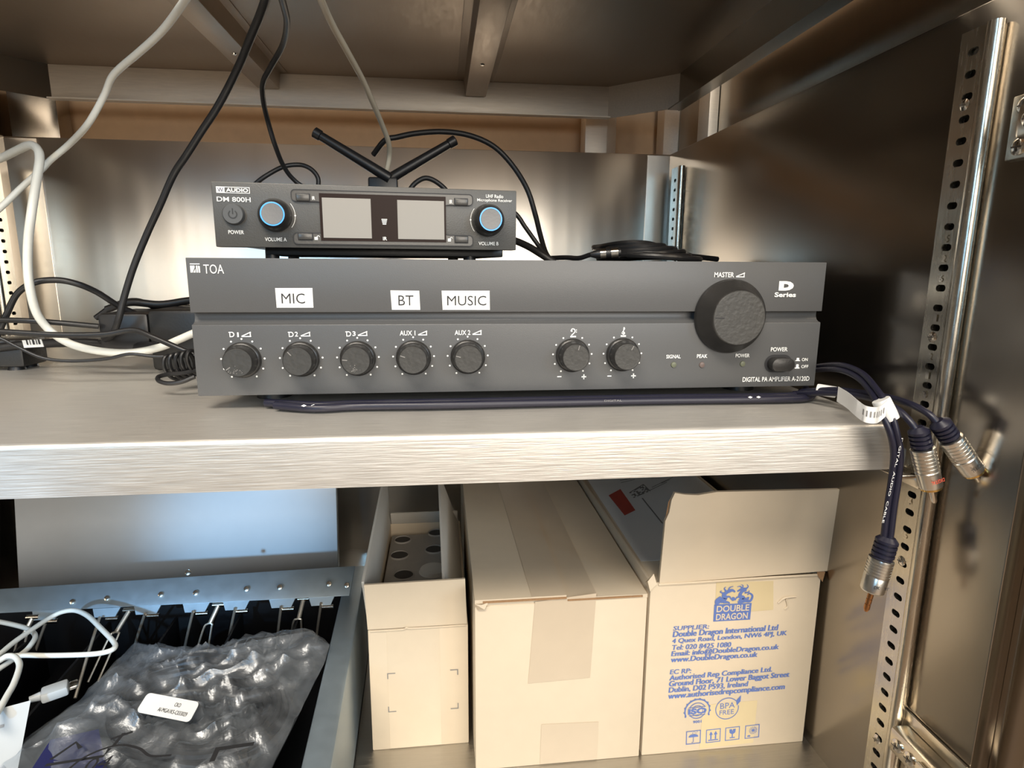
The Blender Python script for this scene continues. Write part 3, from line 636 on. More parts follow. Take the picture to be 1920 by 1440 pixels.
# coiled lead lying on the amplifier at the right
coil = thing('coiled_lead', 'coiled black audio lead lying on top of the amplifier at the right', 'cable', (.34, .16, AT))
rnd = random.Random(7)
cx, cy = .352, .180
for i in range(6):
    pts = []
    for k in range(18):
        t = 2*math.pi*k/18
        pts.append((cx + (.046-.0035*i+rnd.uniform(-.002, .002))*math.cos(t) - .004*i, cy + (.060-.004*i)*math.sin(t) , AT+.0045+.0022*i+.0015*math.sin(t*2+i)))
    MB().tube(pts, .0026, 8, 4, True).obj('coil_turn', 'blk', coil)
MB().tube([(0.2593, 0.1900, 0.1004), (0.2709, 0.1700, 0.1008), (0.2791, 0.1500, 0.1001), (0.2864, 0.1400, 0.1028), (0.2933, 0.1350, 0.1047)], .0022, 8).obj('lead_end', 'blk', coil)
MB().tube([(0.3102, 0.1300, 0.1029), (0.3228, 0.1400, 0.1036), (0.3510, 0.1500, 0.1045), (0.3791, 0.1700, 0.1041), (0.4133, 0.2000, 0.1027), (0.4377, 0.2100, 0.1009)], .0027, 8).obj('lead_end', 'blk', coil)
a, b_ = Vector((0.2904, 0.1350, 0.1033)), Vector((0.3120, 0.1300, 0.1052)); dd = b_-a
MB().lathe([(.0022, -.004), (.0034, 0), (.0040, dd.length*.2), (.0040, dd.length*.55), (.0034, dd.length)], a, dd, 14).obj('plug_sleeve', 'blk', coil)
MB().lathe([(.0042, dd.length*.2), (.0042, dd.length*.42)], a, dd, 14).obj('plug_collar', 'chrome', coil)
MB().lathe([(.0042, dd.length*.62), (.0042, dd.length*.9)], a, dd, 14).obj('plug_collar', 'chrome', coil)

# ------------------------------------------------------------------ tangle left of the amplifier
ad = thing('power_adapter', 'black power adapter brick lying left of the amplifier among cables', 'adapter', (-.06, .17, 0))
p0, p1 = (-0.1332, 0.1500, 0.0369), (-0.0930, 0.1500, 0.0357)
MB().box(p0[0], p1[0], .150, .215, (-0.1155, 0.1500, 0.0208)[2]-.001, (-0.1122, 0.1500, 0.0512)[2]).obj('adapter_body', 'blk', ad, .003)
MB().box(p1[0]+.0004, .004, .148, .225, .002, (-0.0813, 0.1480, 0.0544)[2]).obj('adapter_block', 'rx_dark', ad, .004)
cable('power_cable', [(-0.2080, 0.1400, 0.0296), (-0.1968, 0.1400, 0.0500), (-0.1859, 0.1400, 0.0681), (-0.1720, 0.1400, 0.0771), (-0.1581, 0.1450, 0.0791), (-0.1453, 0.1500, 0.0760), (-0.1356, 0.1600, 0.0686), (-0.1247, 0.1700, 0.0566), (-0.1134, 0.1800, 0.0479)], .0025, 'blk', 'black cable arching over the tangle left of the amplifier')
cable('power_cable', [(-0.2220, 0.1350, 0.0467), (-0.1983, 0.1350, 0.0474), (-0.1730, 0.1350, 0.0465), (-0.1536, 0.1400, 0.0442), (-0.1314, 0.1480, 0.0407)], .0022, 'blk', 'black cable running level from the left edge into the adapter')
cable('power_cable', [(-0.2125, 0.1200, 0.0413), (-0.1825, 0.1200, 0.0391), (-0.1465, 0.1200, 0.0367), (-0.1147, 0.1200, 0.0369), (-0.0915, 0.1200, 0.0402), (-0.0745, 0.1150, 0.0351), (-0.0527, 0.1100, 0.0261), (-0.0382, 0.1100, 0.0199)], .0023, 'blk', 'black cable crossing below the level one and sinking towards the amplifier')
cable('power_cable', [(-0.1980, 0.1000, 0.0457), (-0.1772, 0.1000, 0.0367), (-0.1662, 0.1000, 0.0301), (-0.1493, 0.1000, 0.0213), (-0.1291, 0.1000, 0.0186), (-0.1042, 0.1000, 0.0200), (-0.0864, 0.1000, 0.0236), (-0.0693, 0.1000, 0.0217), (-0.0515, 0.1000, 0.0215), (-0.0343, 0.1000, 0.0222)], .0013, 'blk', 'thinnest black cable sagging lowest across the shelf at the left')
cable('power_cable', [(-0.1498, 0.2000, 0.0513), (-0.1293, 0.2000, 0.0576), (-0.1031, 0.2000, 0.0557), (-0.0789, 0.2000, 0.0591), (-0.0557, 0.2000, 0.0611)], .0034, 'blk', 'black cable lying along the top of the adapter brick')
cable('power_cable', [(-0.1650, 0.2100, 0.0427), (-0.1475, 0.2100, 0.0541), (-0.1306, 0.2150, 0.0582), (-0.1077, 0.2100, 0.0521), (-0.0767, 0.2100, 0.0525)], .0028, 'blk', 'second black cable on top of the adapter brick bent in a bow')
cable('power_cable', [(-0.2376, 0.1700, 0.0192), (-0.1987, 0.1700, 0.0235), (-0.1569, 0.1650, 0.0252), (-0.1201, 0.1600, 0.0228), (-0.0808, 0.1400, 0.0241)], .0040, 'blk', 'thick black cable lying at the back of the tangle under the white one')
wl = thing('cable_tag', 'white printed tag wrapped on a cable left of the adapter', 'tag', (-0.1719, 0.1280, 0.0287))
q = [Vector(p) for p in ((-0.1795, 0.1280, 0.0317), (-0.1651, 0.1280, 0.0325), (-0.1639, 0.1280, 0.0264), (-0.1787, 0.1280, 0.0257))]
MB().slab(q[::-1], (0, -1, 0), .0006).obj('tag_paper', 'paper', wl)
fq = Frame(q[3], q[2]-q[3], q[0]-q[3])
ink = Ink(fq, .0009)
for i, (a, w) in enumerate(((.003, .0012), (.0055, .0006), (.0075, .0016), (.0102, .0008), (.0118, .0015))): ink.rect(a, .0022, w, .0040)
ink.obj('tag_print', 'black_ink', wl)
# springy coil beside the amplifier
cl = thing('spiral_cable', 'springy black coiled cord resting on the shelf against the amplifier', 'cable', (-.01, .06, 0))
pts = []
c0, c1 = Vector((-0.0452, 0.0700, 0.0171)), Vector((-0.0246, 0.0700, 0.0217))
for k in range(5*14+1):
    t = 2*math.pi*k/14; s_ = k/(5*14)
    c_ = c0.lerp(c1, s_); pts.append((c_.x+.0035*math.cos(t), c_.y+.006*math.cos(t+.6), max(.003, c_.z+.0095*math.sin(t))))
MB().tube(pts, .0014, 8, 3).obj('coil', 'blk', cl)
MB().tube([(-0.0204, 0.0500, 0.0140), (-0.0290, 0.0480, 0.0106), (-0.0380, 0.0480, 0.0096), (-0.0448, 0.0500, 0.0112), (-0.0471, 0.0550, 0.0131), (-0.0425, 0.0600, 0.0140), (-0.0334, 0.0650, 0.0142), (-0.0259, 0.0700, 0.0153)], .0016, 8).obj('flat_loop', 'blk', cl)
# black device at the left edge
dv = thing('network_box', 'black device box at the left edge of the shelf', 'device', (-.24, .2, 0))
x1 = (-0.2073, 0.1700, 0.0166)[0]
MB().box(x1-.10, x1, .17, .205, .003, (-0.2152, 0.1700, 0.0274)[2]).obj('device_body', 'rx_dark', dv, .003)
for xx in (x1-.09, x1-.012):
    for yy in (.179, .196): MB().lathe([(.007, 0), (.006, .0032)], (xx, yy, 0), Z, 14).obj('foot', 'blk', dv)

# ------------------------------------------------------------------ navy audio cable with three plugs
au = thing('audio_cable', 'navy audio cable with silver plugs hanging over the right end of the shelf', 'cable', (.42, -.05, 0))
R_ = .0027
MB().tube([(.048, -.004, .0040), (.075, -.013, .0036), (.10, -.010, .0036), (.15, -.012, .0038), (.22, -.011, .0038), (.30, -.010, .0037), (.36, -.012, .0037), (.400, -.012, .0036), (.414, -.006, .0036), (.424, .006, .0040)], R_, 10).obj('cord', 'navy', au)
MB().tube([(.040, .004, .0040), (.075, -.0055, .0037), (.10, -.0034, .0037), (.15, -.0050, .0040), (.22, -.0042, .0040), (.30, -.0034, .0040), (.36, -.0050, .0038), (.395, -.0050, .0038), (.412, .002, .0040), (.424, .016, .0045)], R_, 10).obj('cord', 'navy', au)
ink = Ink(Frame((0, -.0140, .0055), X, (0, .5, .85)))
for a in (.0665, .0725, .363, .369): ink.poly([(a, 0), (a+.0017, .0008), (a+.0034, 0), (a+.0017, -.0008)])
ink.obj('cord_print', 'white_ink', au)
fp = Frame((0, -.0152, .0052), X, (0, .35, .93)); text('DIGITAL', fp, (.262, -.0005, .012, .0012), 'grey_ink', au, h=.0002)
# twin cord that bends over the front lip down to the jack plug
tw = [(0.4270, 0.0300, 0.0149), (0.4286, 0.0100, 0.0211), (0.4207, -0.0250, 0.0274), (0.4171, -0.0500, 0.0265), (0.4116, -0.0720, 0.0205), (0.4100, -0.0850, 0.0115), (0.4132, -0.0890, -0.0002), (0.4176, -0.0885, -0.0127), (0.4193, -0.0875, -0.0294), (0.4193, -0.0870, -0.0463), (0.4195, -0.0870, -0.0633), (0.4194, -0.0870, -0.0702)]
for s_ in (-1, 1):
    MB().tube([(x+s_*.0017*(1 if z < .02 else .4), y-s_*.0005, z+s_*(.0016 if z > .0 else 0)) for x, y, z in tw], .0019, 10).obj('cord', 'navy', au)
fj = Frame((tw[7][0]-.0012, tw[7][1]-.0024, tw[7][2]), (-.1, 0, -1), (1, 0, -.1))
text('DIGITAL  AUDIO  CABLE', fj, (-.010, -.0007, .052, .0013), 'white_ink', au, h=.0003)
# two cords to the phono plugs
rc1 = [(.405, .000, .0045)] + [(0.4135, -0.0300, 0.0110), (0.4180, -0.0500, 0.0134), (0.4174, -0.0700, 0.0144), (0.4173, -0.0850, 0.0126), (0.4192, -0.0930, 0.0076), (0.4210, -0.0960, 0.0034)]
rc2 = [(.412, .004, .0050)] + [(0.4186, -0.0250, 0.0121), (0.4252, -0.0450, 0.0139), (0.4263, -0.0650, 0.0154), (0.4242, -0.0850, 0.0160), (0.4262, -0.0970, 0.0131), (0.4293, -0.1020, 0.0079)]
MB().tube(rc1, .0020, 10).obj('cord', 'navy', au); MB().tube(rc2, .0020, 10).obj('cord', 'navy', au)
def phono(a, b_, redname):
    a, b_ = Vector(a), Vector(b_); d = b_-a; Ln = d.length; d.normalize()
    prof = [(.0026, -.002)]
    for i in range(4): prof += [(.0056, .0005+.0026*i), (.0056, .0020+.0026*i), (.0044, .0022+.0026*i), (.0044, .0029+.0026*i)]
    g = MB().lathe(prof + [(.0056, .0115)], a, d, 24).obj('strain_relief', 'navy', au, angle=30)
    prof = [(.0052, .0110), (.0063, .0115)]
    for i in range(6): prof += [(.0064, .0120+.0022*i), (.0064, .0135+.0022*i), (.0060, .0137+.0022*i), (.0060, .0141+.0022*i)]
    prof += [(.0065, .0256), (.0065, .0262), (.0062, .0266), (.0062, .0340), (.0060, .0352), (.0052, .0356)]
    body = MB().lathe(prof, a, d, 32).obj('plug_barrel', 'silver', au, angle=30)
    MB().lathe([(.0056, .0353), (.0056, .0366), (.0050, .0366), (.0050, .0340)], a, d, 24).obj('plug_collar', 'gold', au)
    MB().lathe([(.0050, .0358), (.0, .0358)], a, d, 20).obj('plug_insulator', 'copper', au)
    MB().lathe([(.0017, .0355), (.0017, .0445), (.0009, .0460), (0, .0462)], a, d, 16).obj('plug_pin', 'chrome', au)
    return a, d
pa, pd = phono((0.4226, -0.0960, 0.0034), (0.4362, -0.0980, -0.0369), True)
qa, qd = phono((0.4298, -0.1020, 0.0088), (0.4574, -0.1060, -0.0260), False)
for (a, d), mt in (((pa, pd), 'red_ink'), ((qa, qd), 'black_ink')):
    u_ = -(d.cross(Vector((0, -1, 0)))).normalized()
    if u_.x < 0: u_ = -u_
    v_ = d.copy() if u_.cross(d).y < 0 else -d
    text('DIGITAL', Frame(a + d*.0300 + Vector((0, -.00635, 0)), -u_, -v_), (-.0040, -.0011, .0080, .0022), mt, au, .01, h=.0002)
# the 3.5 mm jack plug
a, b_ = Vector((0.4200, -0.0870, -0.0674)), Vector((0.4126, -0.0870, -0.1096)); d = (b_-a).normalized(); Ln = (b_-a).length
prof = [(.0040, -.002)]
for i in range(4): prof += [(.0064, .0004+.0028*i), (.0064, .0020+.0028*i), (.0054, .0022+.0028*i), (.0054, .0030+.0028*i)]
MB().lathe(prof + [(.0066, .0125)], a, d, 24).obj('strain_relief', 'navy', au, angle=30)
prof = [(.0055, .0118), (.0070, .0124)]
for i in range(6): prof += [(.0071, .0130+.0018*i), (.0071, .0141+.0018*i), (.0068, .0143+.0018*i), (.0068, .0146+.0018*i)]
prof += [(.0070, .0240), (.0068, .0330), (.0062, .0338), (.0030, .0340)]
MB().lathe(prof, a, d, 32).obj('plug_barrel', 'silver', au, angle=30)
MB().lathe([(.0017, .0338), (.0017, .0385), (.0013, .0387), (.0013, .0391), (.0017, .0393), (.0017, .0420), (.0013, .0422), (.0013, .0426), (.0017, .0428), (.0018, .0455), (.0009, .0475), (0, .0478)], a, d, 16).obj('plug_pin', 'copper', au)
u_ = Vector((-d.z, 0, d.x)).normalized()
text('DIGITAL', Frame(a + d*.0285 + Vector((0, -.0069, 0)), u_, d), (-.0052, -.0010, .0100, .0020), 'black_ink', au, .01, h=.0002)
# white paper wrap and flag round the twin cord
wc = Vector((0.4111, -0.0835, 0.0124)); wd = Vector((.42, -.25, -.87)).normalized()
wr = MB().lathe([(.0048, -.0065), (.0050, -.006), (.0050, .006), (.0048, .0065)], wc, wd, 24).obj('paper_wrap', 'paper', au)
fl_pts = [(0.4057, -0.0905, 0.0148), (0.4026, -0.0900, 0.0116), (0.4010, -0.0880, 0.0102), (0.3964, -0.0860, 0.0108), (0.3967, -0.0780, 0.0124), (0.3994, -0.0660, 0.0142), (0.4023, -0.0520, 0.0151)]
fw = MB(); vs = []; n = 24
sp_ = spl(fl_pts, 5)
for p in sp_: vs += [p + Vector((0, 0, .0048)), p - Vector((0, 0, .0048)), p + Vector((0, .0005, .0048)), p + Vector((0, .0005, -.0048))]
fs = []
for i in range(len(sp_)-1):
    k = 4*i; fs += [(k, k+4, k+5, k+1), (k+2, k+3, k+7, k+6), (k, k+2, k+6, k+4), (k+1, k+5, k+7, k+3)]
fs += [(0, 1, 3, 2), (len(vs)-4, len(vs)-2, len(vs)-1, len(vs)-3)]
fo = fw.add(vs, fs).obj('paper_flag', 'paper', au)
ink = MB()
for i in range(2, len(sp_)-2, 2):
    p = sp_[i]; t = (sp_[i+1]-p); e = Vector((0, -.0004, 0)); q = p + t*.75
    ink.add([p+e+Vector((0, 0, .0022)), q+e+Vector((0, 0, .0022)), q+e-Vector((0, 0, .0012)), p+e-Vector((0, 0, .0012))], [(0, 1, 2, 3)])
ink.obj('flag_print', 'grey_ink', fo)
MB().lathe([(.0038, 0), (.0040, .001), (.0040, .011), (.0038, .012)], (0.4158, -0.0100, 0.0095), (.72, -.69, -.05), 18).obj('paper_wrap', 'paper', au)

# ------------------------------------------------------------------ cartons on the deck
def sheet(quad, t=.0028, n=None):
    q = [Vector(p) for p in quad]
    if n is None: n = (q[1]-q[0]).cross(q[3]-q[0])
    return MB().slab(q, n, t)
def carton_shell(x0, x1, y0, y1, z0, z1, root, mat='card', t=.003):
    MB().box(x0, x1, y0, y0+t, z0, z1).obj('front_panel', mat, root, .0008)
    MB().box(x0, x1, y1-t, y1, z0, z1).obj('back_panel', mat, root, .0008)
    MB().box(x0, x0+t, y0+t, y1-t, z0, z1).obj('side_panel', mat, root, .0008)
    MB().box(x1-t, x1, y0+t, y1-t, z0, z1).obj('side_panel', mat, root, .0008)
    MB().box(x0+t, x1-t, y0+t, y1-t, z0, z0+t).obj('bottom_panel', mat, root)
# narrow open carton
nb = thing('cardboard_box', 'narrow open white carton with raised flaps, leftmost of the three cartons', 'box', (.135, .14, ZD), 'white cartons on the cabinet floor')
nx0, nx1, ny0, ny1, nz = .0940, .1725, .041, .2450, -.1885
carton_shell(nx0, nx1, ny0, ny1, ZD, nz, nb, 'card', .0022)
ff = sheet([(nx0, ny0, nz+.0008), (nx1-.0008, ny0, nz+.0008), (nx1-.0020, ny0-.0015, -.1480), (nx0-.0012, ny0-.0012, -.1490)], .0020, (0, 1, 0)).obj('front_flap', 'card', nb)
sheet([(nx0, ny0+.004, nz), (nx0, ny1, nz), (nx0-.004, ny1+.010, -.128), (nx0-.004, ny0+.006, -.150)], .002, (1, 0, 0)).obj('side_flap', 'card_in', nb)
sheet([(nx1-.0022, ny0+.006, nz), (nx1-.0022, ny1, nz), (nx1-.022, ny1-.003, -.132), (nx1-.018, ny0+.010, -.1535)], .002, (-1, 0, 0)).obj('side_flap', 'card_in', nb)
sheet([(nx0+.003, ny1-.002, nz), (nx1-.003, ny1-.002, nz), (nx1-.003, ny1-.012, -.172), (nx0+.003, ny1-.012, -.172)], .002, (0, 1, 0)).obj('back_flap', 'card_in', nb)
FN = Frame((0, ny0, 0), X, Z)
ink = Ink(FN)
for u, v, su, sv in ((*(0.1078, -0.2268), 1, -1), (*(0.1643, -0.2273), -1, -1), (*(0.1076, -0.2622), 1, 1), (*(0.1643, -0.2636), -1, 1)):
    a, b_ = .0065, .0008
    Ink(FN, .0004).poly([(u, v), (u+su*a, v), (u+su*a, v+sv*b_), (u+su*b_, v+sv*b_), (u+su*b_, v+sv*a*.8), (u, v+sv*a*.8)]).obj('corner_mark', 'grey_ink', nb)
b_ = (0.1083, -0.2964, 0.0416, 0.1066)
MB().box(b_[0], b_[0]+b_[2], ny0-.0002, ny0+.0001, ZD+.001, nz-.001).obj('clear_tape', 'card', nb)
MB().tube([(nx0+.002, ny0-.0004, nz-.0006), (.12, ny0-.0009, nz-.0002), (.124, ny0-.0012, nz+.0012), (.13, ny0-.0008, nz+.0002), (nx1-.002, ny0-.0004, nz)], .0007, 6).obj('fold_crease', 'card', nb)
# moulded cup tray inside it
ct = thing('cup_tray', 'grey moulded tray with dark round holes inside the narrow open carton', 'tray', (.133, .14, -.21))
tz = -.1950
MB().box(nx0+.004, nx1-.004, ny0+.004, ny1-.016, tz-.020, tz).obj('tray_plate', 'cups', ct, .002)
for (u, v), r in (((0.1095, 0.1791), .0085), ((0.1161, 0.1382), .0088), ((0.1441, 0.1886), .0085), ((0.1106, 0.2145), .0080), ((0.1460, 0.2282), .008), ((.117, .075), .0088), ((.150, .085), .0088)):
    k = MB().lathe([(r*1.15, 0), (r*1.05, .0015), (r, .0004), (r*.9, -.006)], (u, v, tz), Z, 24).obj('cup_rim', 'cups', ct)
    Ink(Frame((u, v, tz+.0003), X, Y), .0003).disc(0, 0, r, 24).obj('cup_hole', 'hole_shade', k)
u, v = (0.1435, 0.1436)
MB().lathe([(.0135, 0), (.0120, .0030), (.0040, .0042), (0, .0043)], (u, v, tz), Z, 28).obj('cup_base', 'card_in', ct)
# taped closed carton
mbx = thing('cardboard_box', 'large closed white carton sealed with buff tape, middle of the three cartons', 'box', (.243, .16, ZD), 'white cartons on the cabinet floor')
mx0, mx1, my0, my1, mz = .1765, .3090, .0120, .3500, -.1500
carton_shell(mx0, mx1, my0, my1, ZD, mz-.0062, mbx)
xs = (0.2455, 0.0237)[0]
sheet([(mx0, my0-.001, mz-.0030), (xs, my0-.001, mz-.0030), (xs, my1, mz-.0030), (mx0, my1, mz-.0030)], .0030, (0, 0, 1)).obj('top_flap', 'card', mbx)
sheet([(mx0, my0+.001, mz-.0062), (mx1, my0, mz-.0062), (mx1, my1, mz-.0050), (mx0, my1, mz-.0062)], .0030, (0, 0, 1)).obj('top_flap', 'card', mbx)
MB().box(mx0+.006, xs, my0-.0016, my0-.0011, mz-.0026, mz-.0010).obj('board_edge', 'card_edge', mbx)
MB().box(xs+.001, mx1-.004, my0-.0008, my0-.0003, mz-.0050, mz-.0036).obj('board_edge', 'card_edge', mbx)
tp = [(0.2192, 0.0180), (0.2699, 0.0222), (0.2819, 0.2505), (0.2474, 0.2539)]
MB().slab([(tp[0][0], my0-.001, mz+.0001), (xs, my0-.001, mz+.0001), (xs, my1, mz+.0001), (tp[0][0]-.004, my1, mz+.0001)], (0, 0, 1), .0002).obj('tape_strip', 'tape', mbx)
MB().slab([(xs+.0005, my0, mz-.0030), (tp[1][0], my0, mz-.0030), (tp[1][0]-.001, my1, mz-.0018), (xs+.0005, my1, mz-.0018)], (0, 0, 1), .0002).obj('tape_strip', 'tape', mbx)
q = [(0.2217, -0.1543), (0.2686, -0.1501), (0.2659, -0.2216), (0.2172, -0.2229)]
MB().slab([(a, my0-.0002, v) for a, v in q[::-1]], (0, -1, 0), .0002).obj('tape_strip', 'tape', mbx)
q = [(0.2282, -0.2600), (0.2741, -0.2617), (0.2738, -0.3044), (0.2276, -0.3027)]
MB().slab([(a, my0-.0002, max(v, ZD+.001)) for a, v in q[::-1]], (0, -1, 0), .0002).obj('tape_strip', 'tape', mbx)
a = Vector((mx0+.004, my0-.001, mz-.004)); MB().add([a+Vector(p) for p in ((-.004, 0, .001), (.001, -.001, .0005), (.006, -.0005, .002), (.003, -.0015, -.003), (-.002, -.0008, -.0035), (.002, .004, -.001))], [(0, 1, 2, 5), (0, 4, 3, 1), (1, 3, 2), (2, 3, 5), (3, 4, 0, 5)]).obj('crumpled_corner', 'card', mbx)
# printed carton with its front flap up
do, du = (0.3112, 0.0125, -0.2970), (1.0000, 0.0000, 0.0000)
db = thing('cardboard_box', 'white carton printed in blue with its front flap standing up, rightmost carton', 'box', (.38, .15, ZD), 'white cartons on the cabinet floor')
FD = Frame(do, du, Z)
DW = .1395; DH = (0.0746, 0.1519)[1]; dep = .27
def dbox(u0, u1, h0, h1, v0, v1):      # h is measured outward from the printed face
    q = [FD.p(u, v, h) for v in (v0, v1) for u, h in ((u0, h1), (u1, h1), (u1, h0), (u0, h0))]; return MB().hexa(q)
dbox(0, DW, -.003, 0, 0, DH).obj('front_panel', 'card', db, .0008)
dbox(0, DW, -dep, -dep+.003, 0, DH).obj('back_panel', 'card', db, .0008)
dbox(0, .003, -dep+.003, -.003, 0, DH).obj('side_panel', 'card', db, .0008)
dbox(DW-.003, DW, -dep+.003, -.003, 0, DH).obj('side_panel', 'card', db, .0008)
dbox(.003, DW-.003, -dep+.003, -.003, 0, .003).obj('bottom_panel', 'card', db)
dbox(.001, DW-.001, -dep+.004, -.006, DH-.004, DH-.001).obj('top_panel', 'card', db, .0006)
fq = [(0.0068, 0.1500), (0.1449, 0.1549), (0.1499, 0.2240), (0.0458, 0.2257), (0.0313, 0.2237), (0.0213, 0.2245), (0.0133, 0.2261), (0.0112, 0.2207), (0.0101, 0.2106), (0.0076, 0.2039)]
fl = MB(); n_ = len(fq)
def lean(v): return (v-DH)*.05
fl.add([FD.p(u, max(v, DH-.0005), .0002+lean(v)) for u, v in fq] + [FD.p(u, max(v, DH-.0005), -.0026+lean(v)) for u, v in fq], [tuple(range(n_))[::-1], tuple(range(n_, 2*n_))] + [(i, (i+1) % n_, n_+(i+1) % n_, n_+i) for i in range(n_)])
fl.obj('front_flap', 'card', db)
Ink(FD, .0012).poly([(0.0134, 0.2256), (0.0109, 0.2106), (0.0080, 0.2039), (0.0097, 0.2182)]).obj('torn_edge', 'card_edge', db)
MB().tube([FD.p(.006, DH-.001, .0003), FD.p(.04, DH-.0004, .0009), FD.p(.09, DH+.0004, .0010), FD.p(DW-.004, DH, .0003)], .0009, 6).obj('fold_crease', 'card', db)
for u, v, s_ in ((.0015, DH-.001, 1), (DW-.001, DH-.001, -1)):
    p = FD.p(u, v, 0); MB().add([p+Vector(q) for q in ((-.004*s_, 0, .003), (.002*s_, .004, .007), (.003*s_, -.001, .001), (-.002*s_, -.001, -.005), (-.004*s_, .006, -.001))], [(0, 2, 1), (0, 3, 2), (0, 1, 4), (3, 0, 4), (2, 3, 4), (1, 2, 4)]).obj('torn_corner', 'card_edge' if s_ < 0 else 'card', db)
for q, nm in (([(0.0526, 0.1500), (0.0995, 0.1487), (0.1018, 0.1238), (0.0533, 0.1227)], 'yellowed_tape'), ([(0.0492, 0.0424), (0.0955, 0.0429), (0.0953, 0.0034), (0.0488, 0.0017)], 'yellowed_tape')):
    MB().slab([FD.p(u, max(v, .001), .0001) for u, v in q[::-1]], FD.n, .0001).obj(nm, 'tape_y', db)
MB().tube([FD.p(*(0.1049, 0.1296), .0004), FD.p(*(0.1098, 0.1339), .0010), FD.p(*(0.1197, 0.1343), .0003)], .0008, 6).obj('dent_crease', 'card', db)
MB().tube([FD.p(*(0.1113, 0.1329), .0008), FD.p(*(0.1132, 0.1268), .0008), FD.p(*(0.1113, 0.1237), .0003)], .0007, 6).obj('dent_crease', 'card', db)
# supplier print
bi = 'blue_ink'
lines = [('SUPPLIER:', [(0.0201, 0.1111), (0.0493, 0.1110), (0.0490, 0.1147)], 0), ('Double Dragon International Ltd', [(0.0202, 0.1051), (0.1072, 0.1054), (0.1067, 0.1107)], .25), ('4 Quex Road, London, NW6 4PJ, UK', [(0.0199, 0.0993), (0.1149, 0.1000), (0.1145, 0.1047)], .1),
         ('Tel: 020 8425 1080', [(0.0202, 0.0942), (0.0687, 0.0935), (0.0684, 0.0978)], 0), ('Email: info@DoubleDragon.co.uk', [(0.0199, 0.0886), (0.1092, 0.0885), (0.1088, 0.0933)], .25), ('www.DoubleDragon.co.uk', [(0.0200, 0.0832), (0.0916, 0.0828), (0.0912, 0.0876)], .25),
         ('EC RP:', [(0.0197, 0.0728), (0.0371, 0.0728), (0.0369, 0.0769)], 0), ('Authorised Rep Compliance Ltd.', [(0.0196, 0.0668), (0.1054, 0.0683), (0.1050, 0.0732)], .2), ('Ground Floor, 71 Lower Baggot Street', [(0.0197, 0.0616), (0.1209, 0.0625), (0.1204, 0.0676)], .25),
         ('Dublin, D02 P593, Ireland', [(0.0196, 0.0561), (0.0861, 0.0567), (0.0857, 0.0616)], .1), ('www.authorisedrepcompliance.com', [(0.0197, 0.0505), (0.1180, 0.0514), (0.1175, 0.0566)], .25)]
for s_, q, desc in lines:
    u0, v0 = q[0]; u1, v1 = q[1]; h = q[2][1]-q[1][1]
    ax = FD.u*(u1-u0) + FD.v*(v1-v0)
    f_ = Frame(FD.p(u0, v0), ax, Vector(FD.n).cross(ax.normalized()))
    text(s_, f_, (0, -h*desc, ax.length, h*(1+desc)), bi, db, 0, .10, dup=.10)
# dragon logo
tl, tr_, br, bl = [(0.0522, 0.1315), (0.0830, 0.1310), (0.0829, 0.1166), (0.0524, 0.1168)]
Ink(FD, .00035).poly([bl, br, tr_, tl]).obj('logo_plate', bi, db)
ax = FD.u*(br[0]-bl[0]) + FD.v*(br[1]-bl[1]); fL = Frame(FD.p(*bl), ax, Vector(FD.n).cross(ax.normalized())); LW = ax.length; LH = (tl[1]-bl[1])
text('DOUBLE', fL, (LW*.06, LH*.54, LW*.88, LH*.38), 'card', db, .02, h=.0006)
text('DRAGON', fL, (LW*.06, LH*.07, LW*.86, LH*.38), 'card', db, .02, h=.0006)
ink = Ink(fL, .0004)
def S(pts, w): ink.stroke(spl([(LW*a, LH*(1+b_)) for a, b_ in pts], 5), [LW*x for x in (w if isinstance(w, list) else [w]*((len(pts)-1)*5+1))])
def taper(n, a, b_): return [a+(b_-a)*i/((n-1)*5) for i in range((n-1)*5+1)]
# right dragon: tail, body, neck, head, mane, legs
S([(.62, .02), (.80, .12), (.95, .10), (1.0, .38), (.92, .55), (.86, .46)], taper(6, .10, .03))
S([(.66, .10), (.76, .28), (.66, .42), (.70, .66), (.82, .78)], taper(5, .13, .07))
S([(.82, .78), (.70, .82), (.58, .70)], taper(3, .10, .04)); S([(.80, .80), (.86, .95), (.82, 1.08)], taper(3, .05, .01)); S([(.74, .82), (.64, .98), (.56, .96)], taper(3, .05, .01)); S([(.70, .84), (.72, 1.02), (.66, 1.08)], taper(3, .04, .01))
S([(.70, .40), (.58, .34), (.54, .18)], taper(3, .06, .02)); S([(.80, .20), (.90, .30), (.86, .14)], taper(3, .06, .03)); S([(.78, .60), (.88, .62), (.90, .72)], taper(3, .05, .02))
# left dragon
S([(.10, .02), (.06, .20), (.16, .40), (.10, .30)], taper(4, .16, .06)); S([(.14, .20), (.26, .34), (.22, .54), (.34, .74)], taper(4, .16, .08))
S([(.34, .74), (.44, .78), (.52, .68)], taper(3, .10, .04)); S([(.34, .78), (.36, .94), (.46, 1.02)], taper(3, .05, .01)); S([(.28, .74), (.22, .90), (.26, 1.0)], taper(3, .05, .01)); S([(.22, .62), (.12, .72), (.16, .80)], taper(3, .05, .01))
S([(.26, .40), (.38, .42), (.42, .26)], taper(3, .06, .02)); S([(.22, .14), (.34, .10), (.40, .04)], taper(3, .08, .03)); ink.disc(LW*.48, LH*1.28, LW*.055)
ink.obj('dragon_emblem', bi, db)
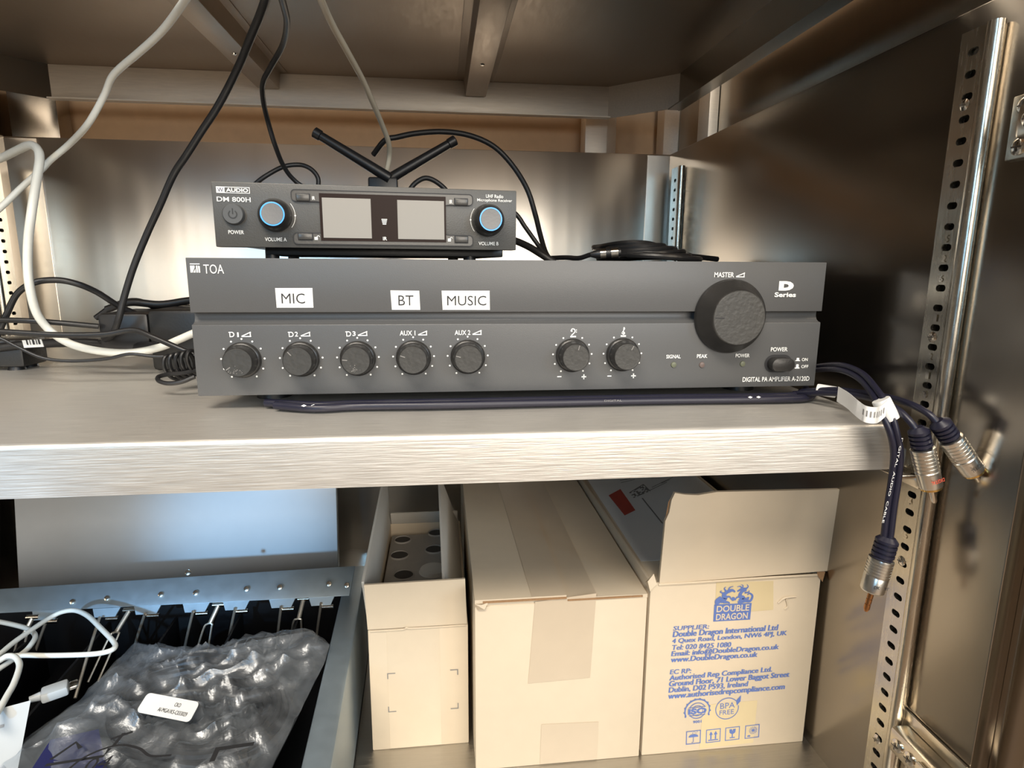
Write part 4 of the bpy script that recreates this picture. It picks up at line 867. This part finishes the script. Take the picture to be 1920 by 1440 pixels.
# certification marks
ux, vx = FD.u*.9966, FD.v
def mark_frame(px): return Frame(FD.p(*px), FD.u + FD.v*.035, FD.v - FD.u*.035)
f_ = mark_frame((0.0446, 0.0379)); r = (0.0337, 0.0374, 0.0217, 0.0010)[2]/2
ink = Ink(f_).ring(0, 0, r*.90, r, -25, 205, 40).ring(0, 0, r*.62, r*.68, 0, 360, 40).ring(0, 0, r*.40, r*.45, 0, 360, 30).rect(-r*.66, r*.28, r*1.3, r*.05).rect(-r*.62, -r*.40, r*1.24, r*.05)
for k in range(12):
    t = math.radians(-25+230*k/11); ink.disc(r*1.0*math.cos(t), r*1.0*math.sin(t), r*.07, 8)
ink.obj('certification_seal', bi, db)
Ink(f_, .0004).rect(-r*.74, -r*.30, r*1.48, r*.56).obj('seal_band', 'card', db)
text('ISO', f_, (-r*.72, -r*.26, r*1.44, r*.5), bi, db, .05, h=.0006)
text('9001', f_, (-r*.30, -r*1.06, r*.66, r*.22), bi, db, .03)
f_ = mark_frame((0.0699, 0.0377)); r = (0.0596, 0.0372, 0.0204, 0.0010)[2]/2
Ink(f_).ring(0, 0, r*.91, r*.98, 40, 372, 40).poly([(r*.80, r*.18), (r*.72, r*.62), (r*1.12, r*1.08), (r*1.10, r*.55)]).obj('leaf_seal', bi, db)
text('BPA', f_, (-r*.58, r*.02, r*1.22, r*.50), bi, db, .0); text('FREE', f_, (-r*.62, -r*.54, r*1.2, r*.42), bi, db, .0)
def icon_box(px, w=.0125):
    f_ = mark_frame(px); ink = Ink(f_).frame(-w/2, -w/2, w, w, .0007); return ink, w
ink, w = icon_box((0.0430, 0.0133))      # umbrella
ink.poly([(w*.33*math.cos(math.pi*i/10), w*.02+w*.22*math.sin(math.pi*i/10)) for i in range(11)]).rect(-w*.02, -w*.34, w*.04, w*.38).ring(-w*.06, -w*.34, w*.03, w*.06, 180, 360, 8)
for a in range(4): ink.rect(w*(-.08+.11*a), w*(.30+.05*(a % 2)), w*.03, w*.07)
ink.obj('umbrella_icon', bi, db)
ink, w = icon_box((0.0599, 0.0133))      # this way up
for s_ in (-1, 1): ink.rect(w*(.16*s_-.045), -w*.26, w*.09, w*.36).poly([(w*(.16*s_-.13), w*.08), (w*(.16*s_+.13), w*.08), (w*.16*s_, w*.34)])
ink.rect(-w*.34, -w*.36, w*.68, w*.08); ink.obj('arrows_icon', bi, db)
ink, w = icon_box((0.0763, 0.0138))      # fragile
ink.poly([(-w*.22, w*.34), (-w*.20, w*.08), (-w*.08, -w*.02), (w*.08, -w*.02), (w*.20, w*.08), (w*.22, w*.34), (w*.04, w*.34), (w*.0, w*.18), (-w*.04, w*.34)]).rect(-w*.035, -w*.28, w*.07, w*.28).rect(-w*.18, -w*.34, w*.36, w*.07); ink.obj('glass_icon', bi, db)
ink, w = icon_box((0.0934, 0.0142))      # keep from sun
ink.disc(w*.06, w*.08, w*.11).ring(w*.06, w*.08, w*.15, w*.17, 0, 360, 24)
for k in range(14):
    t = 2*math.pi*k/14; ink.stroke([(w*(.06+.20*math.cos(t)), w*(.08+.20*math.sin(t))), (w*(.06+.29*math.cos(t)), w*(.08+.29*math.sin(t)))], w*.04)
ink.poly([(-w*.36, -w*.30), (-w*.20, -w*.24), (-w*.10, -w*.32), (-w*.16, -w*.38), (-w*.30, -w*.36)]); ink.obj('sun_icon', bi, db)
# shipping label on its top
FT = Frame((0, 0, DH+do[2]-.001), X, Y)
MB().slab([FT.p(u, v, .0001) for u, v in ((.3160, .050), (.448, .050), (.446, .262), (.318, .262))], Z, .0002).obj('shipping_label', 'paper', db)
Ink(FT, .0006).poly([(0.3285, 0.1957), (0.3464, 0.2128), (0.3444, 0.1540), (0.3299, 0.1423)][::-1]).obj('red_patch', 'red_label', db)
ink = Ink(FT, .0006); qd = [(0.3529, 0.2010), (0.3762, 0.2247), (0.3768, 0.2034), (0.3528, 0.1858)]
rnd = random.Random(11)
P = [Vector(p) for p in qd]
ink.stroke([P[1], P[2]], .0012); ink.stroke([P[0], P[1]], .0012)
for i in range(9):
    for j in range(7):
        if rnd.random() < .5:
            f0 = lambda a, b_: (P[0].lerp(P[1], a)).lerp(P[3].lerp(P[2], a), b_)
            ink.poly([f0(i/9, j/7), f0((i+1)/9, j/7), f0((i+1)/9, (j+1)/7), f0(i/9, (j+1)/7)])
ink.obj('print_block', 'grey_ink', db)
ink = Ink(FT, .0006); a, b_ = [(0.3617, 0.1849), (0.3602, 0.1205)]; ink.stroke([a, b_], .0014)
for q in ([(0.3745, 0.2036), (0.4048, 0.2287)], [(0.3823, 0.2142), (0.4186, 0.2450)], [(0.3976, 0.2260), (0.4116, 0.2368)], [(0.3534, 0.2389), (0.3700, 0.2461)], [(0.3527, 0.2321), (0.3715, 0.2407)]): ink.stroke(q, .0010)
ink.obj('label_lines', 'grey_ink', db)
# dark box stored behind the printed carton
hb = thing('storage_box', 'black box in the dark behind the raised carton flap', 'box', (.40, .33, ZD))
MB().box(.345, .449, .290, .398, ZD, -.075).obj('box_body', 'blk', hb, .002)
MB().box(.343, .451, .288, .400, -.0745, -.060).obj('box_lid', 'blk', hb, .002)

# ------------------------------------------------------------------ pale box behind the cash drawer
pb_ = thing('panel', 'pale grey smooth panel leaning back behind the metal bar of the cash drawer', 'panel', (-.15, .31, ZD))
ln = math.tan(math.radians(8)); hp = .235  # lean shaped for how the face catches the glow
MB().hexa([(-.3300, .2960, ZD+.001), (.0265, .2960, ZD+.001), (.0265, .3080, ZD+.001), (-.3300, .3080, ZD+.001), (-.3300, .2960+hp*ln, ZD+hp), (.0265, .2960+hp*ln, ZD+hp), (.0265, .3080+hp*ln, ZD+hp), (-.3300, .3080+hp*ln, ZD+hp)]).obj('panel_sheet', 'panelbox', pb_, .0012)
MB().box(-.3300, .0265, .2962, .3079, ZD, ZD+.0009).obj('panel_foot', 'blk', pb_)

# ------------------------------------------------------------------ cash drawer
cd = thing('cash_drawer', 'black cash drawer tray with a zinc bar and wire note clips', 'cash drawer', (-.09, .03, ZD))
zt = -.206     # rim height
xr0, xr1, yb0 = .0600, .0790, .165
def rotp(p, deg=2.0, c=(.07, .10)):
    t = math.radians(deg); x, y = p[0]-c[0], p[1]-c[1]; return (c[0]+x*math.cos(t)-y*math.sin(t), c[1]+x*math.sin(t)+y*math.cos(t), p[2])
def dr(mb, *a, **k):
    mb.v = [rotp(p) for p in mb.v]; return mb.obj(*a, **k)
dr(MB().box(-.335, xr1, -.110, .185, ZD+.0004, ZD+.004), 'drawer_bottom', 'tray', cd)
dr(MB().box(xr0, xr1, -.110, .185, ZD+.004, zt), 'drawer_side', 'galv', cd, bevel=.003)
dr(MB().box(-.335, -.325, -.110, .185, ZD+.004, zt-.004), 'drawer_side', 'galv', cd, bevel=.002)
dr(MB().box(-.325, xr0, .175, .185, ZD+.004, zt-.004), 'drawer_back', 'tray', cd, bevel=.002)
dr(MB().box(-.325, xr0, -.110, -.104, ZD+.004, zt-.006), 'drawer_front', 'tray', cd, bevel=.002)
dr(MB().box(-.324, xr0-.001, -.103, .174, ZD+.0042, ZD+.018), 'tray_floor', 'tray', cd)
for x in (-.262, -.205, -.148, -.091, -.034, .020):
    dr(MB().box(x-.0012, x+.0012, -.100, .150, ZD+.018, zt-.022), 'divider', 'tray', cd, bevel=.0005)
# the bar, sloping towards the front
bt = [Vector((-0.2212, 0.1416, -0.1900)), Vector((0.0696, 0.1522, -0.1900))]; bb = [Vector((-0.2339, 0.1283, -0.2060)), Vector((0.0671, 0.1261, -0.2060))]
bt[0] = bt[1] + (bt[0]-bt[1])*1.12; bb[0] = bb[1] + (bb[0]-bb[1])*1.16
nb_ = (bb[1]-bb[0]).cross(bt[0]-bb[0]).normalized()
if nb_.z < 0: nb_ = -nb_
MB().slab([bb[0], bb[1], bt[1], bt[0]], nb_, -.0016).obj('clip_bar', 'galv', cd, .0004)
ud = (bb[1]-bb[0]).normalized(); FB = Frame(bb[0], ud, nb_.cross(ud))
for p in ((-0.1720, 0.1306, -0.2000), (-0.1437, 0.1330, -0.2000), (-0.0986, 0.1346, -0.2000), (-0.0784, 0.1555, -0.1930), (-0.0688, 0.1343, -0.2000), (-0.0249, 0.1363, -0.2000), (0.0044, 0.1361, -0.2000), (0.0483, 0.1374, -0.2000), (0.0644, 0.1338, -0.2000)):
    p = Vector(p); p = p - nb_*((p-bb[0]).dot(nb_))
    MB().lathe([(.0026, 0), (.0022, .0011), (0, .0016)], p, nb_, 12).obj('rivet', 'chrome', cd)
# tabs folded under the bar, each with its own wire
fw = nb_.cross(ud); fw = -fw if fw.y > 0 else fw     # direction towards the front along the slope
tabs = [(-0.1927, 0.1291, -0.2060), (-0.1428, 0.1281, -0.2060), (-0.1090, 0.1290, -0.2060), (-0.0675, 0.1282, -0.2060), (-0.0331, 0.1282, -0.2060), (0.0071, 0.1277, -0.2060), (0.0420, 0.1277, -0.2060)]
for p in tabs:
    p = Vector(p) + fw*.0005; a = ud*.0085; b_ = ud*.0115
    tb = MB().slab([p-b_, p+b_, p+a+fw*.0075, p-a+fw*.0075], nb_, -.0014).obj('bar_tab', 'galv', cd)
    q = p + fw*.0088 - nb_*.0015 + ud*.006
    MB().tube([q-ud*.0050, q+ud*.0050], .0021, 10).obj('hinge_pin', 'chrome', tb)
def wire(pts, r=.0012): return MB().tube(pts, r, 8, 4).obj('note_wire', 'wire', cd)
for a, b_ in (((-0.1447, 0.1197, -0.2100), (-0.1373, 0.0614, -0.2450)), ((-0.1084, 0.1218, -0.2100), (-0.1352, 0.1470, -0.2620)), ((-0.0679, 0.1210, -0.2100), (-0.0851, 0.1298, -0.2620)), ((-0.0326, 0.1225, -0.2100), (-0.0473, 0.1298, -0.2620)), ((0.0075, 0.1209, -0.2100), (-0.0041, 0.1373, -0.2620)), ((0.0423, 0.1227, -0.2100), (0.0311, 0.1419, -0.2620)), ((-0.1892, 0.1243, -0.2100), (-0.2111, 0.1294, -0.2550))):
    wire([a, Vector(a).lerp(Vector(b_), .5)+Vector((0, 0, .001)), b_])
def fork(a, k, l1, l2):
    a, k, l1, l2 = map(Vector, (a, k, l1, l2))
    f_ = MB().tube([a, k], .0019, 10, smooth=False).obj('clip_stem', 'wire', cd)
    h = (l2-l1).normalized()*.0035; dn = (l1-k).normalized()
    MB().tube([l1, k-h+dn*.006, k-h*.6+dn*.001, k+h*.6+dn*.001, k+h+dn*.006, l2], .0009, 8, 5).obj('clip_loop', 'wire', f_)
    MB().tube([a-ud*.005, a+ud*.005], .0021, 10).obj('hinge_pin', 'chrome', f_)
fork((-0.1244, 0.1286, -0.2100), (-0.1300, 0.1152, -0.2220), (-0.1421, 0.0876, -0.2500), (-0.1342, 0.0874, -0.2500))
fork((-0.0491, 0.1295, -0.2100), (-0.0542, 0.1203, -0.2220), (-0.0671, 0.1131, -0.2500), (-0.0564, 0.1120, -0.2500))
fork((0.0248, 0.1318, -0.2100), (0.0226, 0.1191, -0.2220), (0.0104, 0.1345, -0.2500), (0.0207, 0.1334, -0.2500))
fork((-0.2021, 0.1257, -0.2100), (-0.2066, 0.1186, -0.2220), (-0.2193, 0.1159, -0.2500), (-0.2112, 0.1150, -0.2500))

# ------------------------------------------------------------------ bagged cable on the drawer
bg = thing('plastic_bag', 'clear plastic bag with a printed sticker holding a black cable on the cash drawer', 'bag', (-.06, .02, -.26))
ol = [Vector(p) for p in ((-0.0999, 0.0839, -0.2140), (-0.0781, 0.0781, -0.2160), (-0.0542, 0.0699, -0.2160), (-0.0250, 0.0696, -0.2140), (0.0009, 0.0680, -0.2080), (0.0453, 0.0636, -0.2000), (0.0642, 0.0423, -0.2000), (0.0626, 0.0311, -0.2060), (0.0573, 0.0066, -0.2100), (0.0517, -0.0299, -0.2120), (0.0464, -0.0606, -0.2140), (0.0448, -0.0909, -0.2140), (-0.0030, -0.0991, -0.2140), (-0.0710, -0.0851, -0.2140), (-0.1178, -0.0530, -0.2120), (-0.1171, -0.0325, -0.2100), (-0.1122, -0.0089, -0.2120), (-0.1044, 0.0140, -0.2120), (-0.1013, 0.0472, -0.2120))]
ol2 = []
for i in range(len(ol)):
    for k in range(7): ol2.append(ol[i].lerp(ol[(i+1) % len(ol)], k/7))
cen = sum(ol2, Vector())/len(ol2); n = len(ol2); rings = 40
def bag_layer(sign):
    vs = []; fs = []
    for j in range(rings+1):
        t = j/rings
        for i in range(n):
            p = cen.lerp(ol2[i], t)
            dome = (1-t**3)
            nz_ = noise.noise(p*38+Vector((3, 1, 7)))*.0055 + noise.noise(p*95+Vector((9, 4, 2)))*.0028 + (1-abs(noise.noise(Vector((p.x*34+p.y*30, p.y*9-p.x*14, 5)))))**6*.007 + (1-abs(noise.noise(Vector((p.x*30-p.y*55, p.y*22+p.x*10, 9)))))**8*.005
            z = p.z + (.010*dome + nz_*(.25+.75*min(1, (1-t)*4)) if sign > 0 else -.024*dome)
            vs.append((p.x, p.y, z))
    for j in range(rings):
        for i in range(n):
            a, b_ = j*n+i, j*n+(i+1) % n; fs.append((a, b_, b_+n, a+n))
    return vs, fs
v1, f1 = bag_layer(1)
MB().add(v1, f1).obj('bag_film', 'film', bg, angle=80)
v1, f1 = bag_layer(-1)
MB().add(v1, f1).obj('bag_film', 'film', bg, angle=80)
# sticker
sq = [Vector(p) for p in ((-0.0481, -0.0231, -0.1975), (-0.0085, -0.0393, -0.1955), (-0.0065, -0.0263, -0.1925), (-0.0466, -0.0087, -0.1945))]
FS = Frame(sq[0], sq[1]-sq[0], sq[3]-sq[0]); FS.n = FS.u.cross(FS.v).normalized()
sw_, sh_ = (sq[1]-sq[0]).length, (sq[3]-sq[0]).length
sk = (sq[3]-sq[0]).dot(FS.u); FS.v = (sq[3]-sq[0]).normalized()
def rr(w, h, r):
    pts = []
    for cx_, cy_, a0 in ((w-r, h-r, 0), (r, h-r, 90), (r, r, 180), (w-r, r, 270)):
        for k in range(5): t = math.radians(a0+90*k/4); pts.append((cx_+r*math.cos(t), cy_+r*math.sin(t)))
    return pts
stk = MB().slab([FS.p(u, v, .0010) for u, v in rr(sw_, sh_, .003)], FS.n, .0004).obj('sticker', 'paper', bg)
text('CKO', FS, (sw_*.60, sh_*.56, sw_*.11, sh_*.20), 'black_ink', stk, h=.0017)
text('AI-MGA1K5-C033029', FS, (sw_*.36, sh_*.20, sw_*.54, sh_*.20), 'black_ink', stk, h=.0017)
# print on the bag and a blue label inside
fp = Frame((-0.0786, -0.0777, -0.1960), (1, .1, 0), (-.05, 1, .1))
MB().slab([(-0.0916, -0.0604, -0.2040), (-0.0483, -0.0611, -0.2040), (-0.0683, -0.0303, -0.2020), (-0.0933, -0.0367, -0.2020)], Z, .0004).obj('blue_insert', 'bluewrap', bg)
ink = Ink(Frame((-0.0771, -0.0677, -0.1935), (1, .12, 0), (.1, 1, 0)), .0004)
ink.stroke([(0, 0), (.030, .0), (.030, .006)], .0022); ink.stroke([(.0, .004), (.006, .016), (.012, .010)], .0022); ink.stroke([(.026, .014), (.036, .018)], .0022); ink.stroke([(.031, .008), (.031, .018)], .002)
ink.obj('bag_print', 'black_ink', bg)
fo_ = Frame((-0.0531, -0.0775, -0.1925), (1, .1, 0), (0, 1, 0))
text('04', fo_, (0, .001, .013, .010), 'black_ink', bg, h=.0004)
ink = Ink(fo_, .0004); ink.stroke(spl([(-.010, .0), (-.004, .013), (.010, .019), (.024, .014), (.034, .006), (.046, .004)]), .0016); ink.obj('bag_print', 'black_ink', bg); Ink(fo_, .0004).poly([(.070, -.006), (.073, -.006), (.073, .002), (.092, .002), (.092, .005), (.070, .005)]).obj('bag_print', 'black_ink', bg)
# the black cable inside the bag
bc = thing('bagged_cable', 'thick coil of black cable inside the clear plastic bag', 'cable', (-.03, .0, -.235))
cc = Vector((-0.0235, 0.0126, -0.2220)); rnd = random.Random(5)
for i in range(9):
    pts = []
    rx_, ry_ = .060-.0042*(i % 5)+rnd.uniform(-.001, .001), .052-.0040*(i % 5)
    for k in range(20):
        t = 2*math.pi*k/20
        pts.append((cc.x+rx_*math.cos(t)-.020*math.sin(t)+rnd.uniform(-.0012, .0012), cc.y+ry_*math.sin(t)-.004*i/9, -.2285+.0045*(i//5)*2+.0018*math.sin(2*t+i)+rnd.uniform(0, .002)))
    MB().tube(pts, .0032, 8, 4, True).obj('cable_turn', 'blk', bc)
MB().tube([cc+Vector(p) for p in ((-.050, -.02, .0), (-.03, .0, .006), (0, .004, .008), (.03, -.004, .007), (.052, .01, .002))], .006, 10).obj('cable_tie', 'blk', bc)

# ------------------------------------------------------------------ white charger and its cable
ucab = thing('usb_cable', 'white charging cable looped over the cash drawer with a bare plug', 'cable', (-.2, .0, -.22))
zl = [(-0.2186, 0.1008, -0.1960), (-0.1949, 0.0915, -0.1960), (-0.1777, 0.0830, -0.1960), (-0.1671, 0.0732, -0.1960), (-0.1633, 0.0630, -0.1960), (-0.1645, 0.0540, -0.1980), (-0.1691, 0.0362, -0.1980), (-0.1713, 0.0235, -0.1980)]
MB().tube(zl, .0019, 10).obj('cord', 'wht', ucab)
MB().tube([(-0.1735, 0.0286, -0.1900), (-0.1716, 0.0419, -0.1900), (-0.1711, 0.0549, -0.1900), (-0.1683, 0.0719, -0.1900), (-0.1643, 0.0886, -0.1900), (-0.1570, 0.0932, -0.1880), (-0.1475, 0.0938, -0.1880), (-0.1332, 0.0844, -0.1880), (-0.1147, 0.0669, -0.1890), (-0.0982, 0.0506, -0.1900), (-0.0921, 0.0419, -0.1900), (-0.0949, 0.0364, -0.1900), (-0.1082, 0.0360, -0.1910), (-0.1360, 0.0391, -0.1920), (-0.1590, 0.0416, -0.1920), (-0.1684, 0.0367, -0.1910), (-0.1748, 0.0305, -0.1900)], .0019, 10).obj('cord', 'wht', ucab)
MB().tube([(-0.1632, 0.0193, -0.1850), (-0.1607, 0.0262, -0.1850), (-0.1577, 0.0293, -0.1840), (-0.1516, 0.0274, -0.1840), (-0.1442, 0.0200, -0.1840), (-0.1392, 0.0114, -0.1840), (-0.1332, -0.0031, -0.1840), (-0.1299, -0.0144, -0.1840), (-0.1262, -0.0271, -0.1840), (-0.1224, -0.0422, -0.1840)], .0020, 10).obj('cord', 'wht', ucab)
a, b_, c_, e = [Vector(p) for p in ((-0.1236, -0.0056, -0.1950), (-0.1181, -0.0025, -0.1950), (-0.1043, 0.0044, -0.1940), (-0.1000, 0.0078, -0.1940))]
d = (c_-b_).normalized()
MB().lathe([(.0020, 0), (.0030, (b_-a).length)], a, b_-a, 14).obj('strain_relief', 'wplastic', ucab)
FC = Frame(b_, d, Z.cross(d)); L1 = (c_-b_).length; L2 = (e-c_).length
def cbox(f, u0, u1, w, t): return MB().hexa([f.p(u, v, h) for h in (-t, t) for u, v in ((u0, -w), (u1, -w), (u1, w), (u0, w))])
cbox(FC, 0, L1, .0058, .0034).obj('plug_shell', 'wplastic', ucab, .0016)
cbox(FC, L1, L1+L2, .0040, .0013).obj('plug_tip', 'chrome', ucab, .0010)
ch = thing('charger', 'white plug charger with small grey print at the bottom left corner', 'charger', (-0.1437, -0.0048, -0.2300))
p = [Vector(q) for q in ((-0.1204, -0.0213, -0.1860), (-0.1135, -0.0186, -0.1860), (-0.1059, -0.0258, -0.2000), (-0.1065, -0.0453, -0.2000))]
ex = (p[1]-p[0]); dn = Vector((.010, -.02, -.040))
q0 = p[0]; q1 = p[1]; q2 = Vector((-0.1247, -0.0566, -0.1860)); q3 = Vector((-0.1505, -0.0323, -0.1860))
# body: a rounded block whose upper edge runs from the corner away to the left
e1 = Vector((-.052, -.022, .0)); e2 = ex*1.0; e3 = Vector((.004, -.026, -.030))
c8 = [q0+e3, q0+e3+e2, q0+e3+e2+e1, q0+e3+e1, q0, q0+e2, q0+e2+e1, q0+e1]
MB().hexa(c8).obj('charger_body', 'wplastic', ch, .004, seg=3)
fc = Frame(q0+e3+e1, -e1, -e3); fc.v = (-e3).normalized(); fc.n = fc.u.cross(fc.v).normalized()
if fc.n.y > 0: fc.n = -fc.n
ink = Ink(fc, .0005); rnd = random.Random(2)
for i in range(5):
    for j in range(6):
        if rnd.random() < .8: ink.rect(.0300+.0040*j, .006+.0055*i, .0030*rnd.uniform(.4, 1.0), .0018)
ink.obj('charger_print', 'grey_ink', ch)
flush_text()
